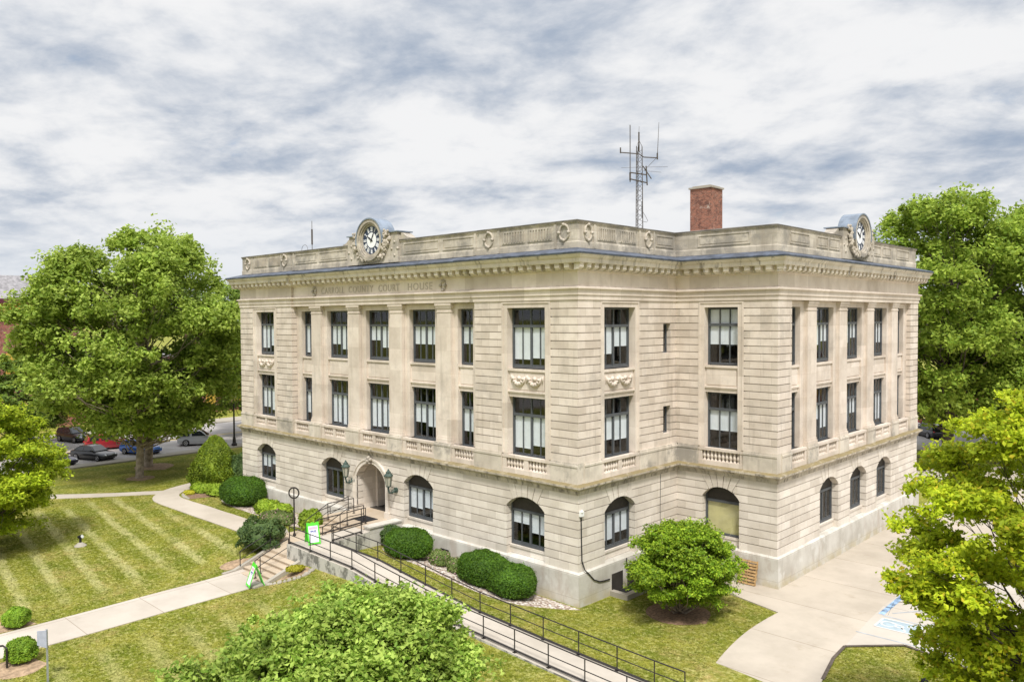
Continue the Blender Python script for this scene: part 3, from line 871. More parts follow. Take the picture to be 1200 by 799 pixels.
# ------------------------------------------------ windows
def window(T, c, w, z0, z1, n, kind='wide', blind=.68, arch=None, upper_blind=False, bmat='blind', tilt=0):
    """frame set with its face at depth n"""
    mb = MB()
    h = w / 2
    F = .09
    mb.obox(T, c - h, c - h + F, n, n - .12, z0, z1); mb.obox(T, c + h - F, c + h, n, n - .12, z0, z1)
    mb.obox(T, c - h + F, c + h - F, n, n - .12, z0, z0 + .11)
    if arch is None:
        mb.obox(T, c - h + F, c + h - F, n, n - .12, z1 - .09, z1)
        zt = z1 - .30 * (z1 - z0)
    else:
        zt = arch
    mb.obox(T, c - h + F, c + h - F, n + .02, n - .12, zt - .07, zt + .07)
    ztop = z1 - .09 if arch is None else zt - .07
    zlow = z0 + .11
    if kind == 'wide':
        mb.obox(T, c - .05, c + .05, n - .01, n - .12, zlow, zt - .07)
        for q in (-.5, .5):
            u = c + q * (h - F)
            mb.obox(T, u - .02, u + .02, n - .03, n - .10, zlow, zt - .07)
        if arch is None:
            mb.obox(T, c - .04, c + .04, n - .01, n - .12, zt + .07, ztop)
            for q in (-.5, .5):
                u = c + q * (h - F)
                mb.obox(T, u - .014, u + .014, n - .03, n - .10, zt + .07, ztop)
        for q in (-1, 1):   # meeting rails at the sash bottoms
            mb.obox(T, c + q * .5 * h - .48 * h, c + q * .5 * h + .44 * h, n - .04, n - .11, zlow, zlow + .07)
    elif kind == 'narrow':
        mb.obox(T, c - .03, c + .03, n - .01, n - .12, zlow, zt - .07)
        mb.obox(T, c - .02, c + .02, n - .01, n - .12, zt + .07, ztop)
    elif kind == 'thirds':
        for q in (-.33, .33):
            u = c + q * (h - F)
            mb.obox(T, u - .022, u + .022, n - .02, n - .11, zlow, zt - .07)
            mb.obox(T, u - .018, u + .018, n - .02, n - .11, zt + .07, ztop)
    o = mb.build('window', 'window_frame', CH)
    if arch is not None:   # dark arched head above the transom
        mb = MB()
        a = dict(w=h, spring=4.22, crown=4.80)
        Rr, zc = arch_geo(a)
        pts = [(c - h, zt + .07)] + [(c + Rr * math.sin(t), zc + Rr * math.cos(t)) for t in np.linspace(-math.asin(h / Rr), math.asin(h / Rr), 14)] + [(c + h, zt + .07)]
        mb.prism(T, pts, n - .03, n - .1)
        mb.build('arched_head', 'tympanum', o)
    mb = MB()
    e = .02
    mb.add([T(c - h + e, n - .055, z0 + e), T(c + h - e, n - .055, z0 + e), T(c + h - e, n - .055, (zt if arch is not None else z1) - e), T(c - h + e, n - .055, (zt if arch is not None else z1) - e)], [(0, 1, 2, 3)])
    mb.build('pane', 'window_glass', o)
    if blind > 0:
        mb = MB()
        zb = zt - .05 - blind * (zt - zlow)
        ws = [(c - h + F + .01, c - .06), (c + .06, c + h - F - .01)] if kind == 'wide' else [(c - h + F + .01, c + h - F - .01)]
        for k, (a, d) in enumerate(ws):
            zz = zb + (random.choice((-.25, -.1, 0, 0, .08, .2, .45)) if kind == 'wide' else 0)
            mb.obox(T, a, d, n - .105, n - .115, zz, zt)
            mb.obox(T, a, d, n - .10, n - .12, zz - .03, zz)
        if upper_blind:
            mb.obox(T, c - h + F, c + h - F, n - .125, n - .135, zt, z1 - .1)
        mb.build('blind', bmat, o)
    return o

def bay(T, ca, hw_out, hw_in, face, gl, c=None, spand='plain', kind='wide', hw_in2=None, blinds=(.68, .7), ub=False):
    """two stacked windows inside a stone architrave; returns nothing"""
    c = ca if c is None else c
    mb = MB()
    bk = gl - .2
    mb.obox(T, ca - hw_out, c - hw_in, face, bk, 6.865, 14.83)
    mb.obox(T, c + hw_in, ca + hw_out, face, bk, 6.865, 14.83)
    mb.obox(T, ca - hw_out, c - hw_in, face - .3, bk, 5.94, 6.864)
    mb.obox(T, c + hw_in, ca + hw_out, face - .3, bk, 5.94, 6.864)
    mb.obox(T, c - hw_in, c + hw_in, face, bk, 14.48, 14.83)
    # raised outer fillet of the architrave
    if hw_out - hw_in > .25:
        mb.obox(T, ca - hw_out, ca - hw_out + .10, face + .04, face, 6.93, 14.78)
        mb.obox(T, ca + hw_out - .10, ca + hw_out, face + .04, face, 6.93, 14.78)
        mb.obox(T, ca - hw_out + .10, ca + hw_out - .10, face + .04, face, 14.70, 14.78)
    mb.build('architrave', 'stone_plain', CH)
    mb = MB()
    sf = face - .12
    mb.obox(T, c - hw_in, c + hw_in, sf, bk, 9.89, 11.33)
    mb.obox(T, c - hw_in, c + hw_in, sf + .09, sf, 11.23, 11.36)       # sill
    mb.obox(T, c - hw_in, c + hw_in, sf + .08, sf, 10.13, 10.22)       # lower string
    mb.obox(T, c - hw_in + .12, c + hw_in - .12, sf + .03, sf, 10.30, 11.14)
    mb.build('spandrel', 'stone_plain', CH)
    mb = MB()
    mb.obox(T, c - hw_in, c + hw_in, face - .3, bk, 5.94, 6.74)
    mb.build('window_sill', 'stone_plain', CH)
    if spand == 'swag':
        mb = MB()
        nn = sf + .05
        for s_ in (-1, 1):
            cc = c + s_ * hw_in * .42
            pts = [T(cc + t * hw_in * .34, nn, 10.96 - .40 * math.sqrt(max(0, 1 - t * t))) for t in np.linspace(-1, 1, 11)]
            mb.tube(pts, [(.05 + .085 * (1 - t * t)) * (1.15 if k % 2 else .85) for k, t in enumerate(np.linspace(-1, 1, 11))], 7)
            for q in (-1, 1):
                u = cc + q * hw_in * .40
                mb.tube([T(u, nn, 11.02), T(u + .02, nn, 10.85), T(u - .02, nn, 10.62)], [.055, .04, .015], 6)
            mb.disc(T, cc, 10.86, .12, nn + .05, nn - .05, 8)
            for q in range(7): mb.disc(T, cc + hw_in * .26 * math.cos(PI + PI * (q + .5) / 7), 10.92 + .36 * math.sin(PI + PI * (q + .5) / 7), .075, nn + .12, nn - .05, 7)
        mb.build('swag_carving', 'stone_plain', CH, smooth=True)
    w = hw_in * 2
    window(T, c, w, 11.38, 14.46, gl, kind, blinds[0], upper_blind=ub)
    window(T, c, w, 6.76, 9.88, gl, kind, blinds[1])

random.seed(3)
bay(Tf, -29.42, 1.68, 1.25, -.02, -.42, spand='swag', c=-29.38, blinds=(.74, .72))
bay(Tf, -3.42, 1.68, 1.30, -.02, -.42, spand='swag', blinds=(.80, .80))
PIL = [-16.42 + q for q in (-6.525, -2.175, 2.175, 6.525)]
for i, c in enumerate((-20.77, -16.42, -12.07)):
    bay(Tf, c, 1.565, 1.17, -.45, -.74, blinds=((.62, .64, .45)[i], (.92, .84, .62)[i]))
bay(Tf, -8.26, 1.1, .62, -.45, -.74, c=-8.36, kind='narrow', blinds=(.45, .6))
bay(Tf, -24.58, 1.1, .62, -.45, -.74, c=-24.5, kind='narrow', blinds=(.9, .7))
bay(Ts, 3.46, 1.66, 1.34, -.02, -.42, spand='swag', blinds=(.70, .60))
bay(Tr, 2.67, 1.34, .99, -.02, -.42, kind='thirds', blinds=(.48, .52), ub=True)
WP = [19.96 + q for q in (-6.675, -2.225, 2.225, 6.675)]
for i, c in enumerate((15.51, 19.96, 24.41)):
    bay(Tw, c, 1.66, 1.17, -.3, -.58, blinds=((.55, .5, .6)[i], (.6, .65, .7)[i]))
bay(Tw, 11.58, 1.13, .58, -.3, -.58, kind='narrow', blinds=(0, .0))
bay(Tw, 28.34, 1.13, .58, -.3, -.58, kind='narrow', blinds=(0, .5))
for z0, z1 in ((12.0, 13.6), (7.55, 9.07)):
    mb = MB()
    mb.obox(Ts, 7.54, 7.62, -.32, -.4, z0, z1); mb.obox(Ts, 8.18, 8.26, -.32, -.4, z0, z1)
    mb.obox(Ts, 7.62, 8.18, -.32, -.4, z1 - .08, z1); mb.obox(Ts, 7.62, 8.18, -.32, -.4, z0, z0 + .08)
    o = mb.build('slit_window', 'window_frame', CH)
    mb = MB(); mb.add([Ts(7.6, -.37, z0 + .06), Ts(8.2, -.37, z0 + .06), Ts(8.2, -.37, z1 - .06), Ts(7.6, -.37, z1 - .06)], [(0, 1, 2, 3)])
    mb.build('pane', 'window_glass', o)
# ground floor windows
def gwin(T, c, w=1.32, blind=.6, bmat='blind', kind='wide'):
    mb = MB()
    mb.obox(T, c - w, c + w, -.3, -.6, 1.67, 2.10)
    mb.obox(T, c - w, c + w, -.25, -.3, 2.0, 2.12)
    mb.build('window_sill', 'stone_lower', CH)
    window(T, c, 2 * w, 2.12, 4.8, -.38, kind, blind, arch=3.95, bmat=bmat)
for i, c in enumerate((-29.42, -20.83, -12.02, -3.5)): gwin(Tf, c, blind=(.62, 0, .55, .62)[i])
gwin(Ts, 3.42, blind=.62)
gwin(Tr, 2.68, 1.1, 1.0, 'yellow_shade', 'plain')
for i, c in enumerate((15.5, 19.96, 24.4)): gwin(Tw, c, blind=0)

# ------------------------------------------------ pilasters, pedestals, balustrades
def pilaster(T, c, face, back, hw=.58):
    mb = MB()
    mb.obox(T, c - hw, c + hw, face, back, 7.25, 14.30)
    mb.obox(T, c - hw - .07, c + hw + .07, face + .07, back, 6.93, 7.12)
    mb.obox(T, c - hw - .03, c + hw + .03, face + .03, back, 7.12, 7.25)
    mb.obox(T, c - hw - .03, c + hw + .03, face + .03, back, 14.30, 14.36)
    mb.obox(T, c - hw, c + hw, face, back, 14.36, 14.55)
    mb.obox(T, c - hw - .06, c + hw + .06, face + .06, back, 14.55, 14.68)
    mb.obox(T, c - hw - .11, c + hw + .11, face + .11, back, 14.68, 14.83)
    mb.build('pilaster', 'stone_plain', CH)
for c in PIL: pilaster(Tf, c, -.22, -.5)
for c in WP: pilaster(Tw, c, -.12, -.35)
# attic band above the centre bays, set back behind the pilasters
mb = MB()
def baluster(mb, T, u, n):
    p = T(u, n, 0)
    mb.lathe((p[0], p[1], 6.17), [(.085, 0), (.085, .04), (.05, .06), (.045, .1), (.085, .2), (.09, .26), (.06, .38), (.04, .46), (.07, .50), (.075, .55)], 8)
def balustrade(T, u0, u1, n, groups=2):
    mb = MB()
    mb.obox(T, u0, u1, n + .02, n - .24, 5.93, 6.17)
    mb.obox(T, u0, u1, n + .03, n - .25, 6.72, 6.86)
    w = u1 - u0
    if groups == 2:
        posts = [(u0, u0 + .28), ((u0 + u1) / 2 - .14, (u0 + u1) / 2 + .14), (u1 - .28, u1)]
    else:
        posts = [(u0, u0 + .22), (u1 - .22, u1)]
    for a, b_ in posts: mb.obox(T, a, b_, n, n - .22, 6.17, 6.72)
    for (a0, a1), (b0, b1) in zip(posts, posts[1:]):
        k = max(3, int(round((b0 - a1) / .225)))
        for q in range(k): baluster(mb, T, a1 + (b0 - a1) * (q + .5) / k, n - .11)
    mb.build('balustrade', 'stone_plain', CH)
def pedestal(T, u0, u1, n, back=-.45, ends=0):
    mb = MB()
    mb.obox(T, u0, u1, n, back, 5.93, 6.74)
    mb.obox(T, u0 - .0, u1 + .0, n + .03, back, 6.74, 6.84)
    mb.obox(T, u0, u1, n - .02, back, 6.84, 6.93)
    mb.build('pedestal', 'stone_pedestal', CH)
# front
pedestal(Tf, XL, -31.12, .05); pedestal(Tf, -27.72, -25.65, .05); pedestal(Tf, -7.2, -5.12, .05); pedestal(Tf, -1.73, 0, .05)
for c in PIL: pedestal(Tf, c - .7, c + .7, -.02)
balustrade(Tf, -31.11, -27.73, -.02); balustrade(Tf, -5.11, -1.74, -.02)
es = [-25.64, PIL[0] - .71, PIL[0] + .71, PIL[1] - .71, PIL[1] + .71, PIL[2] - .71, PIL[2] + .71, PIL[3] - .71, PIL[3] + .71, -7.21]
for k in range(5): balustrade(Tf, es[2 * k], es[2 * k + 1], -.12, 1 if k in (0, 4) else 2)
# side, return, wing
pedestal(Ts, .45, 1.79, .05); pedestal(Ts, 5.13, D1 - .05, .05)
balustrade(Ts, 1.80, 5.12, -.02)
pedestal(Tr, .051, 1.32, .05); pedestal(Tr, 4.02, XW, .05); balustrade(Tr, 1.33, 4.01, -.02, 1)
pedestal(Tw, D1 + .45, 10.46, .05); pedestal(Tw, 29.46, D2, .05)
for c in WP: pedestal(Tw, c - .68, c + .68, -.01)
es = [10.47, WP[0] - .69, WP[0] + .69, WP[1] - .69, WP[1] + .69, WP[2] - .69, WP[2] + .69, WP[3] - .69, WP[3] + .69, 29.45]
for k in range(5): balustrade(Tw, es[2 * k], es[2 * k + 1], -.1, 1 if k in (0, 4) else 2)
# floor ledge behind balustrades
mb = MB()
mb.box(XL + .3, -.55, .46, 1.1, 5.4, 6.2); mb.box(-1.1, -.46, 1.1, D1 + 1, 5.4, 6.2); mb.box(-.4, XW - .5, D1 + .46, D1 + 1.1, 5.4, 6.2); mb.box(XW - 1.1, XW - .46, D1 + 1.1, D2 - .5, 5.4, 6.2)
mb.build('ledge', 'stone_plain', CH)

# ------------------------------------------------ belt, base, entablature, parapet
plain = [(XL, 0), (0, 0), (0, D1), (XW, D1), (XW, D2), (XL, D2)]
jog = [(XL, 0), (-25.68, 0), (-25.68, .14), (-7.17, .14), (-7.17, 0), (0, 0), (0, 5.15), (-.07, 5.15), (-.07, D1), (XW, D1), (XW, D2), (XL, D2)]
mb = MB(); mb.sweep(plain, [(-.45, 5.421), (.06, 5.421), (.09, 5.60), (.14, 5.64), (.26, 5.74), (.30, 5.76), (.30, 5.85), (.06, 5.93), (-.45, 5.93)])
mb.build('belt_course', 'stone_belt', CH)
mb = MB(); mb.sweep(plain, [(-.3, -.7), (.13, -.7), (.13, 1.50), (.115, 1.58), (.02, 1.659), (-.3, 1.659)])
mb.build('base_course', 'base_stone', CH)
mb = MB(); mb.sweep(jog, [(-.6, 14.831), (.05, 14.831), (.05, 15.06), (.10, 15.07), (.10, 15.30), (.20, 15.36), (.20, 15.43), (.03, 15.47), (.0, 15.5), (.0, 16.16), (.06, 16.2), (.12, 16.235), (-.6, 16.235)])
mb.build('frieze', 'stone_frieze', CH)
mb = MB(); mb.sweep(jog, [(-.6, 16.236), (.14, 16.236), (.14, 16.56), (.56, 16.56), (.58, 16.60), (.60, 16.78), (.66, 16.81), (.74, 16.93), (.74, 16.97), (-.6, 16.97)])
nj = len(jog)
for i in range(nj):
    a = Vector(jog[i]); c = Vector(jog[(i + 1) % nj]); d = c - a; ln = d.length
    if ln < 2: continue
    d.normalize(); n_ = Vector((d.y, -d.x))
    k = max(2, int(round(ln / .6)))
    ss = [(-.24 + (ln + .48) * q / k) for q in range(k + 1)] if True else []
    prv = Vector(jog[i - 1]); nxt = Vector(jog[(i + 2) % nj])
    s0 = -.3 if ((a - prv).x * d.y - (a - prv).y * d.x) > 0 else .35
    s1 = ln + .3 if (d.x * (nxt - c).y - d.y * (nxt - c).x) > 0 else ln - .35
    k = int(round((s1 - s0) / .6))
    for q in range(k + 1):
        s_ = s0 + (s1 - s0) * q / k
        if (s_ < 0 or s_ > ln) and (a - prv).length < 1: continue
        p = a + d * s_
        T = lambda u, n, z, p=p, d=d, n_=n_: (p.x + d.x * u + n_.x * n, p.y + d.y * u + n_.y * n, z)
        # scrolled block: deeper at the top
        mb.prism(lambda u, n, z, T=T: T(n, u, z), [(.141, 16.24), (.40, 16.28), (.49, 16.36), (.49, 16.50), (.52, 16.51), (.52, 16.559), (.141, 16.559)], -.15, .15)
mb.build('cornice', 'stone_cornice', CH)
mb = MB(); mb.sweep(jog, [(-.4, 16.971), (.78, 16.971), (.80, 17.05), (.72, 17.10), (-.14, 17.33), (-.4, 17.33)])
mb.build('cornice_flashing', 'lead', CH)
PN = -.15
par = [(XL, 0), (-25.8, 0), (-25.8, .06), (-7.05, .06), (-7.05, 0), (0, 0), (0, 5.2), (-.06, 5.2), (-.06, D1), (XW, D1), (XW, D2), (XL, D2)]
mb = MB(); mb.sweep(par, [(PN - .5, 17.331), (PN + .03, 17.331), (PN + .03, 17.62), (PN, 17.66), (PN, 18.52), (PN + .05, 18.56), (PN + .05, 18.62), (PN - .5, 18.62)])
mb.build('parapet', 'stone_parapet', CH)
mb = MB(); mb.sweep(par, [(PN - .55, 18.621), (PN + .08, 18.621), (PN + .08, 18.67), (PN - .2, 18.72), (PN - .55, 18.70)])
mb.build('coping', 'coping_dark', CH)

# parapet ornaments
def ppanel(T, u0, u1, n, z0=17.78, z1=18.42, grille=0):
    mb = MB()
    t = .06
    mb.obox(T, u0, u1, n + .035, n, z1 - t, z1); mb.obox(T, u0, u1, n + .035, n, z0, z0 + t)
    mb.obox(T, u0, u0 + t, n + .035, n, z0 + t, z1 - t); mb.obox(T, u1 - t, u1, n + .035, n, z0 + t, z1 - t)
    if grille:
        k = int((u1 - u0 - .2) / .16)
        for q in range(k):
            u = u0 + .14 + (u1 - u0 - .28) * q / (k - 1)
            mb.obox(T, u - .035, u + .035, n + .06, n, z0 + t, z1 - t)
    else:
        mb.obox(T, u0 + .14, u1 - .14, n + .02, n, z0 + .14, z1 - .14)
    mb.build('parapet_panel', 'stone_parapet', CH)
def wreath(T, u, z, n, ru=.3, rz=.38, r=.06, name='wreath', mat='stone_carved'):
    mb = MB()
    pts = [T(u + ru * math.cos(a), n, z + rz * math.sin(a)) for a in np.linspace(0, 2 * PI, 20, endpoint=False)]
    mb.tube(pts, [r * (1 + .25 * math.sin(5 * k)) for k in range(20)], 6, closed=True)
    for a in (PI / 2, -PI / 2, 0, PI):
        mb.disc(T, u + ru * math.cos(a), z + rz * math.sin(a), .085, n + .09, n - .02, 8)
    mb.build(name, mat, CH, smooth=True)
def pier(T, u, n, hw=.08):
    mb = MB(); mb.obox(T, u - hw, u + hw, n + .05, n, 17.35, 18.52); mb.build('parapet_pier', 'stone_parapet', CH)
for u in (-32.0, -26.75, -6.15, -.95): wreath(Tf, u, 18.1, PN + .02)
for u in (-18.45, -14.05): wreath(Tf, u, 18.15, PN + .06, .27, .40, .05)
for a, b_ in ((-31.05, -29.2), (-28.95, -27.4), (-5.15, -3.55), (-3.35, -1.75)): ppanel(Tf, a, b_, PN, grille=1)
for a, b_ in ((-25.4, -22.7), (-22.4, -19.2), (-13.4, -10.2), (-9.9, -7.3)): ppanel(Tf, a, b_, PN - .06)
for u in (-31.3, -27.2, -5.4, -1.5): pier(Tf, u, PN)
for u in (-25.6, -7.25): pier(Tf, u, PN - .06)
for u in (.98, 6.25): wreath(Ts, u, 18.1, PN + (.02 if u < 5 else -.04), .27)
for a, b_ in ((1.75, 3.3), (3.55, 5.0)): ppanel(Ts, a, b_, PN, grille=1)
ppanel(Ts, 7.0, 8.7, PN - .06); pier(Ts, 1.5, PN); pier(Ts, 5.45, PN - .06); pier(Ts, 6.8, PN - .06, .06)
ppanel(Tr, 1.2, 4.3, PN)
for a, b_ in ((10.5, 12.9), (13.9, 15.4), (15.6, 17.1), (22.3, 23.9), (24.2, 25.8), (26.9, 29.4)): ppanel(Tw, a, b_, PN)
for u in (17.75, 22.0): wreath(Tw, u, 18.15, PN + .06, .24, .38, .05)

# carved frieze: lettering and two wreaths
for word, ua, ub in (('CARROLL', -22.1, -19.45), ('COUNTY', -18.95, -16.35), ('COURT', -15.8, -13.75), ('HOUSE', -12.95, -10.75)):
    fc = bpy.data.curves.new('lettering', 'FONT')
    fc.body = word
    fc.size = .62; fc.extrude = .012; fc.space_character = 1.15
    tmp = bpy.data.objects.new('tmp', fc); COL.objects.link(tmp)
    dg = bpy.context.evaluated_depsgraph_get()
    me = bpy.data.meshes.new_from_object(tmp.evaluated_get(dg))
    bpy.data.objects.remove(tmp)
    xs = [v.co.x for v in me.vertices]
    sc_ = (ub - ua) / (max(xs) - min(xs))
    for v in me.vertices:
        x, y, z = v.co
        v.co = (ua + (x - min(xs)) * sc_, -.14 - .013 - z * 1.0 + .28, 15.62 + y * .95)
    me.name = 'inscription_word'
    me.materials.append(MATS['stone_letter'])
    o = bpy.data.objects.new('inscription_word', me); COL.objects.link(o); o.parent = CH
for u in (-22.9, -9.8):
    wreath(Tf, u, 15.80, -.12, .2, .25, .04)
    mb = MB()
    for s_ in (-1, 1): mb.tube([Tf(u, -.1, 16.05), Tf(u + s_ * .12, -.1, 16.1), Tf(u + s_ * .24, -.1, 16.02)], [.03, .03, .01], 5)
    mb.build('ribbon_carving', 'stone_carved', CH)

# ------------------------------------------------ clocks
def clock(T, c, n):
    zc = 18.80
    mb = MB()
    # raised block with shoulders
    mb.obox(T, c - 2.55, c + 2.55, n + .12, n - .95, 17.34, 18.95)
    mb.obox(T, c - 2.45, c + 2.45, n + .08, n - .9, 18.95, 19.14)
    for s_ in (-1, 1):   # swept scrolls at the ends
        pts = [(c + s_ * 2.55, 18.6), (c + s_ * 3.5, 18.6), (c + s_ * 3.45, 18.74), (c + s_ * 3.1, 18.82), (c + s_ * 2.75, 19.05), (c + s_ * 2.55, 19.1)]
        mb.prism(T, pts, n - .12, n - .8)
    mb.build('clock_block', 'stone_parapet', CH)
    mb = MB()
    for s_ in (-1, 1):
        a, b_ = sorted((c + s_ * 1.22, c + s_ * 2.62))
        mb.obox(T, a, b_, n + .18, n - 1.0, 19.142, 19.21)
    # barrel roof of the clock, open ring profile
    seg = 24
    A = [R(-12) + (PI + R(24)) * k / seg for k in range(seg + 1)]
    outer = [(c + 1.36 * math.cos(a), zc + 1.36 * math.sin(a)) for a in A]
    inner = [(c + 1.28 * math.cos(a), zc + 1.28 * math.sin(a)) for a in reversed(A)]
    mb.prism(T, outer + inner, n + .40, n - .7)
    mb.build('clock_roof', 'zinc', CH)
    mb = MB()
    seg = 40
    def ring(r0, r1, n0, n1):
        A = np.linspace(0, 2 * PI, seg, endpoint=False)
        vs = []
        for r_, nn in ((r0, n0), (r1, n0), (r1, n1), (r0, n1)):
            vs += [T(c + r_ * math.cos(a), nn, zc + r_ * math.sin(a)) for a in A]
        fs = []
        for q in range(4):
            w = (q + 1) % 4
            for k in range(seg):
                fs.append((q * seg + k, q * seg + (k + 1) % seg, w * seg + (k + 1) % seg, w * seg + k))
        mb.add(vs, fs)
    ring(1.08, 1.277, n + .36, n - .2); ring(.98, 1.079, n + .29, n - .2); ring(.88, .979, n + .2, n - .2)
    mb.disc(T, c, zc, 1.26, n + .1, n - .65, 40)
    cs = mb.build('clock', 'stone_parapet', CH)
    mb = MB(); mb.disc(T, c, zc, .875, n + .13, n + .10, 40); mb.build('dial', 'dial_dark', cs)
    mb = MB(); mb.disc(T, c, zc, .47, n + .145, n + .13, 32)
    rom = {1: 'I', 2: 'II', 3: 'III', 4: 'IIII', 5: 'V', 6: 'VI', 7: 'VII', 8: 'VIII', 9: 'IX', 10: 'X', 11: 'XI', 12: 'XII'}
    sgn = 1 if T(1, 0, 0)[0] != T(0, 0, 0)[0] else 1
    for h_, sx in rom.items():
        th = h_ * PI / 6
        wid = {'I': .062, 'V': .105, 'X': .105}
        tot = sum(wid[q] for q in sx)
        x = -tot / 2
        def P(a, rr): # local tangential a, radius rr
            return (c + math.sin(th) * rr + math.cos(th) * a, zc + math.cos(th) * rr - math.sin(th) * a)
        def bar(a0, r0, a1, r1, t):
            mb.prism(T, [P(a0 - t, r0), P(a0 + t, r0), P(a1 + t, r1), P(a1 - t, r1)], n + .145, n + .131)
        for q in sx:
            m_ = x + wid[q] / 2
            if q == 'I': bar(m_, .54, m_, .82, .021)
            elif q == 'V': bar(m_, .54, m_ - .035, .82, .019); bar(m_, .54, m_ + .035, .82, .012)
            else: bar(m_ + .035, .54, m_ - .035, .82, .019); bar(m_ - .035, .54, m_ + .035, .82, .012)
            x += wid[q]
    mb.build('numerals', 'dial_white', cs)
    mb = MB()
    def hand(th, ln, t, nn):
        P = lambda a, rr: (c + math.sin(th) * rr + math.cos(th) * a, zc + math.cos(th) * rr - math.sin(th) * a)
        mb.prism(T, [P(-t * .6, -.14), P(t * .6, -.14), P(t, ln * .55), P(0, ln), P(-t, ln * .55)], nn, nn - .012)
    hand(R(302), .50, .055, n + .17); hand(R(30), .68, .035, n + .19)
    mb.disc(T, c, zc, .06, n + .2, n + .15, 12)
    mb.build('clock_hands', 'plastic_black', cs)
    # carved garlands either side and below
    mb = MB()
    rr = random.Random(5)
    mb.tube([T(c + 1.42 * math.cos(a), n + .12, zc + 1.3 * math.sin(a)) for a in np.linspace(-PI / 2 - 1.9, -PI / 2 + 1.9, 20)], .14, 6)
    for k in range(150):
        t = rr.uniform(-1, 1)
        ang = -PI / 2 + t * R(112)
        rad = 1.40 + rr.uniform(-.10, .30) * (0.5 + abs(t))
        r_ = rr.uniform(.07, .15)
        uu, zz = c + rad * math.cos(ang) * 1.02, zc + rad * math.sin(ang) * .92
        if zz < 17.55: continue
        p = T(uu, n + .16 + rr.uniform(-.05, .13), zz)
        vs = []
        for zzz, f in ((-1, .25), (-.4, .9), (.4, .9), (1, .25)):
            for q in range(6):
                a = 2 * PI * q / 6 + k
                vs.append((p[0] + r_ * f * math.cos(a), p[1] + r_ * f * math.sin(a), p[2] + r_ * zzz * rr.uniform(.8, 1.2)))
        mb.add(vs, [(i * 6 + q, i * 6 + (q + 1) % 6, (i + 1) * 6 + (q + 1) % 6, (i + 1) * 6 + q) for i in range(3) for q in range(6)] + [(5, 4, 3, 2, 1, 0), (18, 19, 20, 21, 22, 23)])
    mb.build('clock_garland', 'stone_carved', CH)
clock(Tf, -16.3, PN)
# the wing's u axis runs away to the right seen from outside, as on the front
clock(Tw, 19.86, PN)

# ------------------------------------------------ chimney
mb = MB()
CXm, CYm = -2.05, 16.1
mb.box(CXm - 1.5, CXm, CYm, CYm + 1.5, 17.31, 22.25)
ch = mb.build('chimney', 'chimney_brick', CH)
mb = MB(); mb.box(CXm - 1.58, CXm + .08, CYm - .08, CYm + 1.58, 22.251, 22.36); mb.box(CXm - 1.4, CXm - .1, CYm + .1, CYm + 1.4, 22.36, 22.44)
mb.build('chimney_cap', 'kerb_concrete', ch)

# ------------------------------------------------ entrance
mb = MB()
def arcpts(c, w, sp, cr, n=16):
    o = dict(w=w, spring=sp, crown=cr); Rr, zc = arch_geo(o)
    A = math.asin(w / Rr)
    return [(c + Rr * math.sin(t), zc + Rr * math.cos(t)) for t in np.linspace(-A, A, n)]
ins_ = arcpts(-16.6, 1.5, 3.95, 4.92); out_ = arcpts(-16.6, 1.84, 3.95, 5.26)
poly = [(-18.44, 1.68)] + out_ + [(-14.76, 1.68), (-15.1, 1.68)] + list(reversed(ins_)) + [(-18.1, 1.68)]
mb.prism(Tf, poly, .06, -.06)
ins2 = arcpts(-16.6, 1.72, 3.95, 5.14)
mb.prism(Tf, [(-18.44, 1.68)] + out_ + [(-14.76, 1.68), (-14.88, 1.68)] + list(reversed(ins2)) + [(-18.32, 1.68)], .11, .06)
mb.obox(Tf, -18.5, -18.06, .12, .0, 1.67, 2.1); mb.obox(Tf, -15.14, -14.7, .12, .0, 1.67, 2.1)
mb.build('door_surround', 'stone_lower', CH)
mb = MB()   # carved cartouche over the arch
for u, z, r_ in ((0, 5.12, .2), (-.17, 5.2, .13), (.17, 5.2, .13), (0, 5.3, .14), (-.1, 4.97, .1), (.1, 4.97, .1)):
    mb.tube([Tf(-16.6 + u, .1, z - r_ * .4), Tf(-16.6 + u, .22, z), Tf(-16.6 + u, .1, z + r_ * .4)], [r_ * .7, r_, r_ * .7], 8)
mb.build('cartouche', 'stone_carved', CH, smooth=True)
mb = MB()   # vestibule lining
mb.box(-18.35, -18.1, .5, 2.6, 1.67, 4.95); mb.box(-15.1, -14.85, .5, 2.6, 1.67, 4.95)
mb.box(-18.35, -14.85, .5, 2.6, 4.951, 5.1)
mb.box(-18.1, -17.95, 1.5, 2.6, 1.67, 4.94); mb.box(-15.25, -15.1, 1.5, 2.6, 1.67, 4.94)
mb.build('vestibule', 'stone_lower', CH)
mb = MB(); mb.box(-17.95, -15.25, 2.45, 2.58, 1.7, 4.9)
for a, b_, z0, z1 in ((-17.85, -16.65, 1.8, 4.0), (-16.55, -15.35, 1.8, 4.0)):
    mb.box(a, b_, 2.40, 2.45, z0, z1)
dr = mb.build('entrance_door', 'window_frame', CH)
mb = MB()
for u in (-16.75, -16.45): mb.tube([(u, 2.38, 2.5), (u, 2.32, 2.55), (u, 2.32, 2.95), (u, 2.38, 3.0)], .02, 6)
mb.build('door_handle', 'galvanized', dr)
for a in (-17.7, -16.4):
    mb = MB(); mb.box(a, a + .9, 2.385, 2.399, 2.3, 3.9); mb.build('door_pane', 'car_glass', dr)

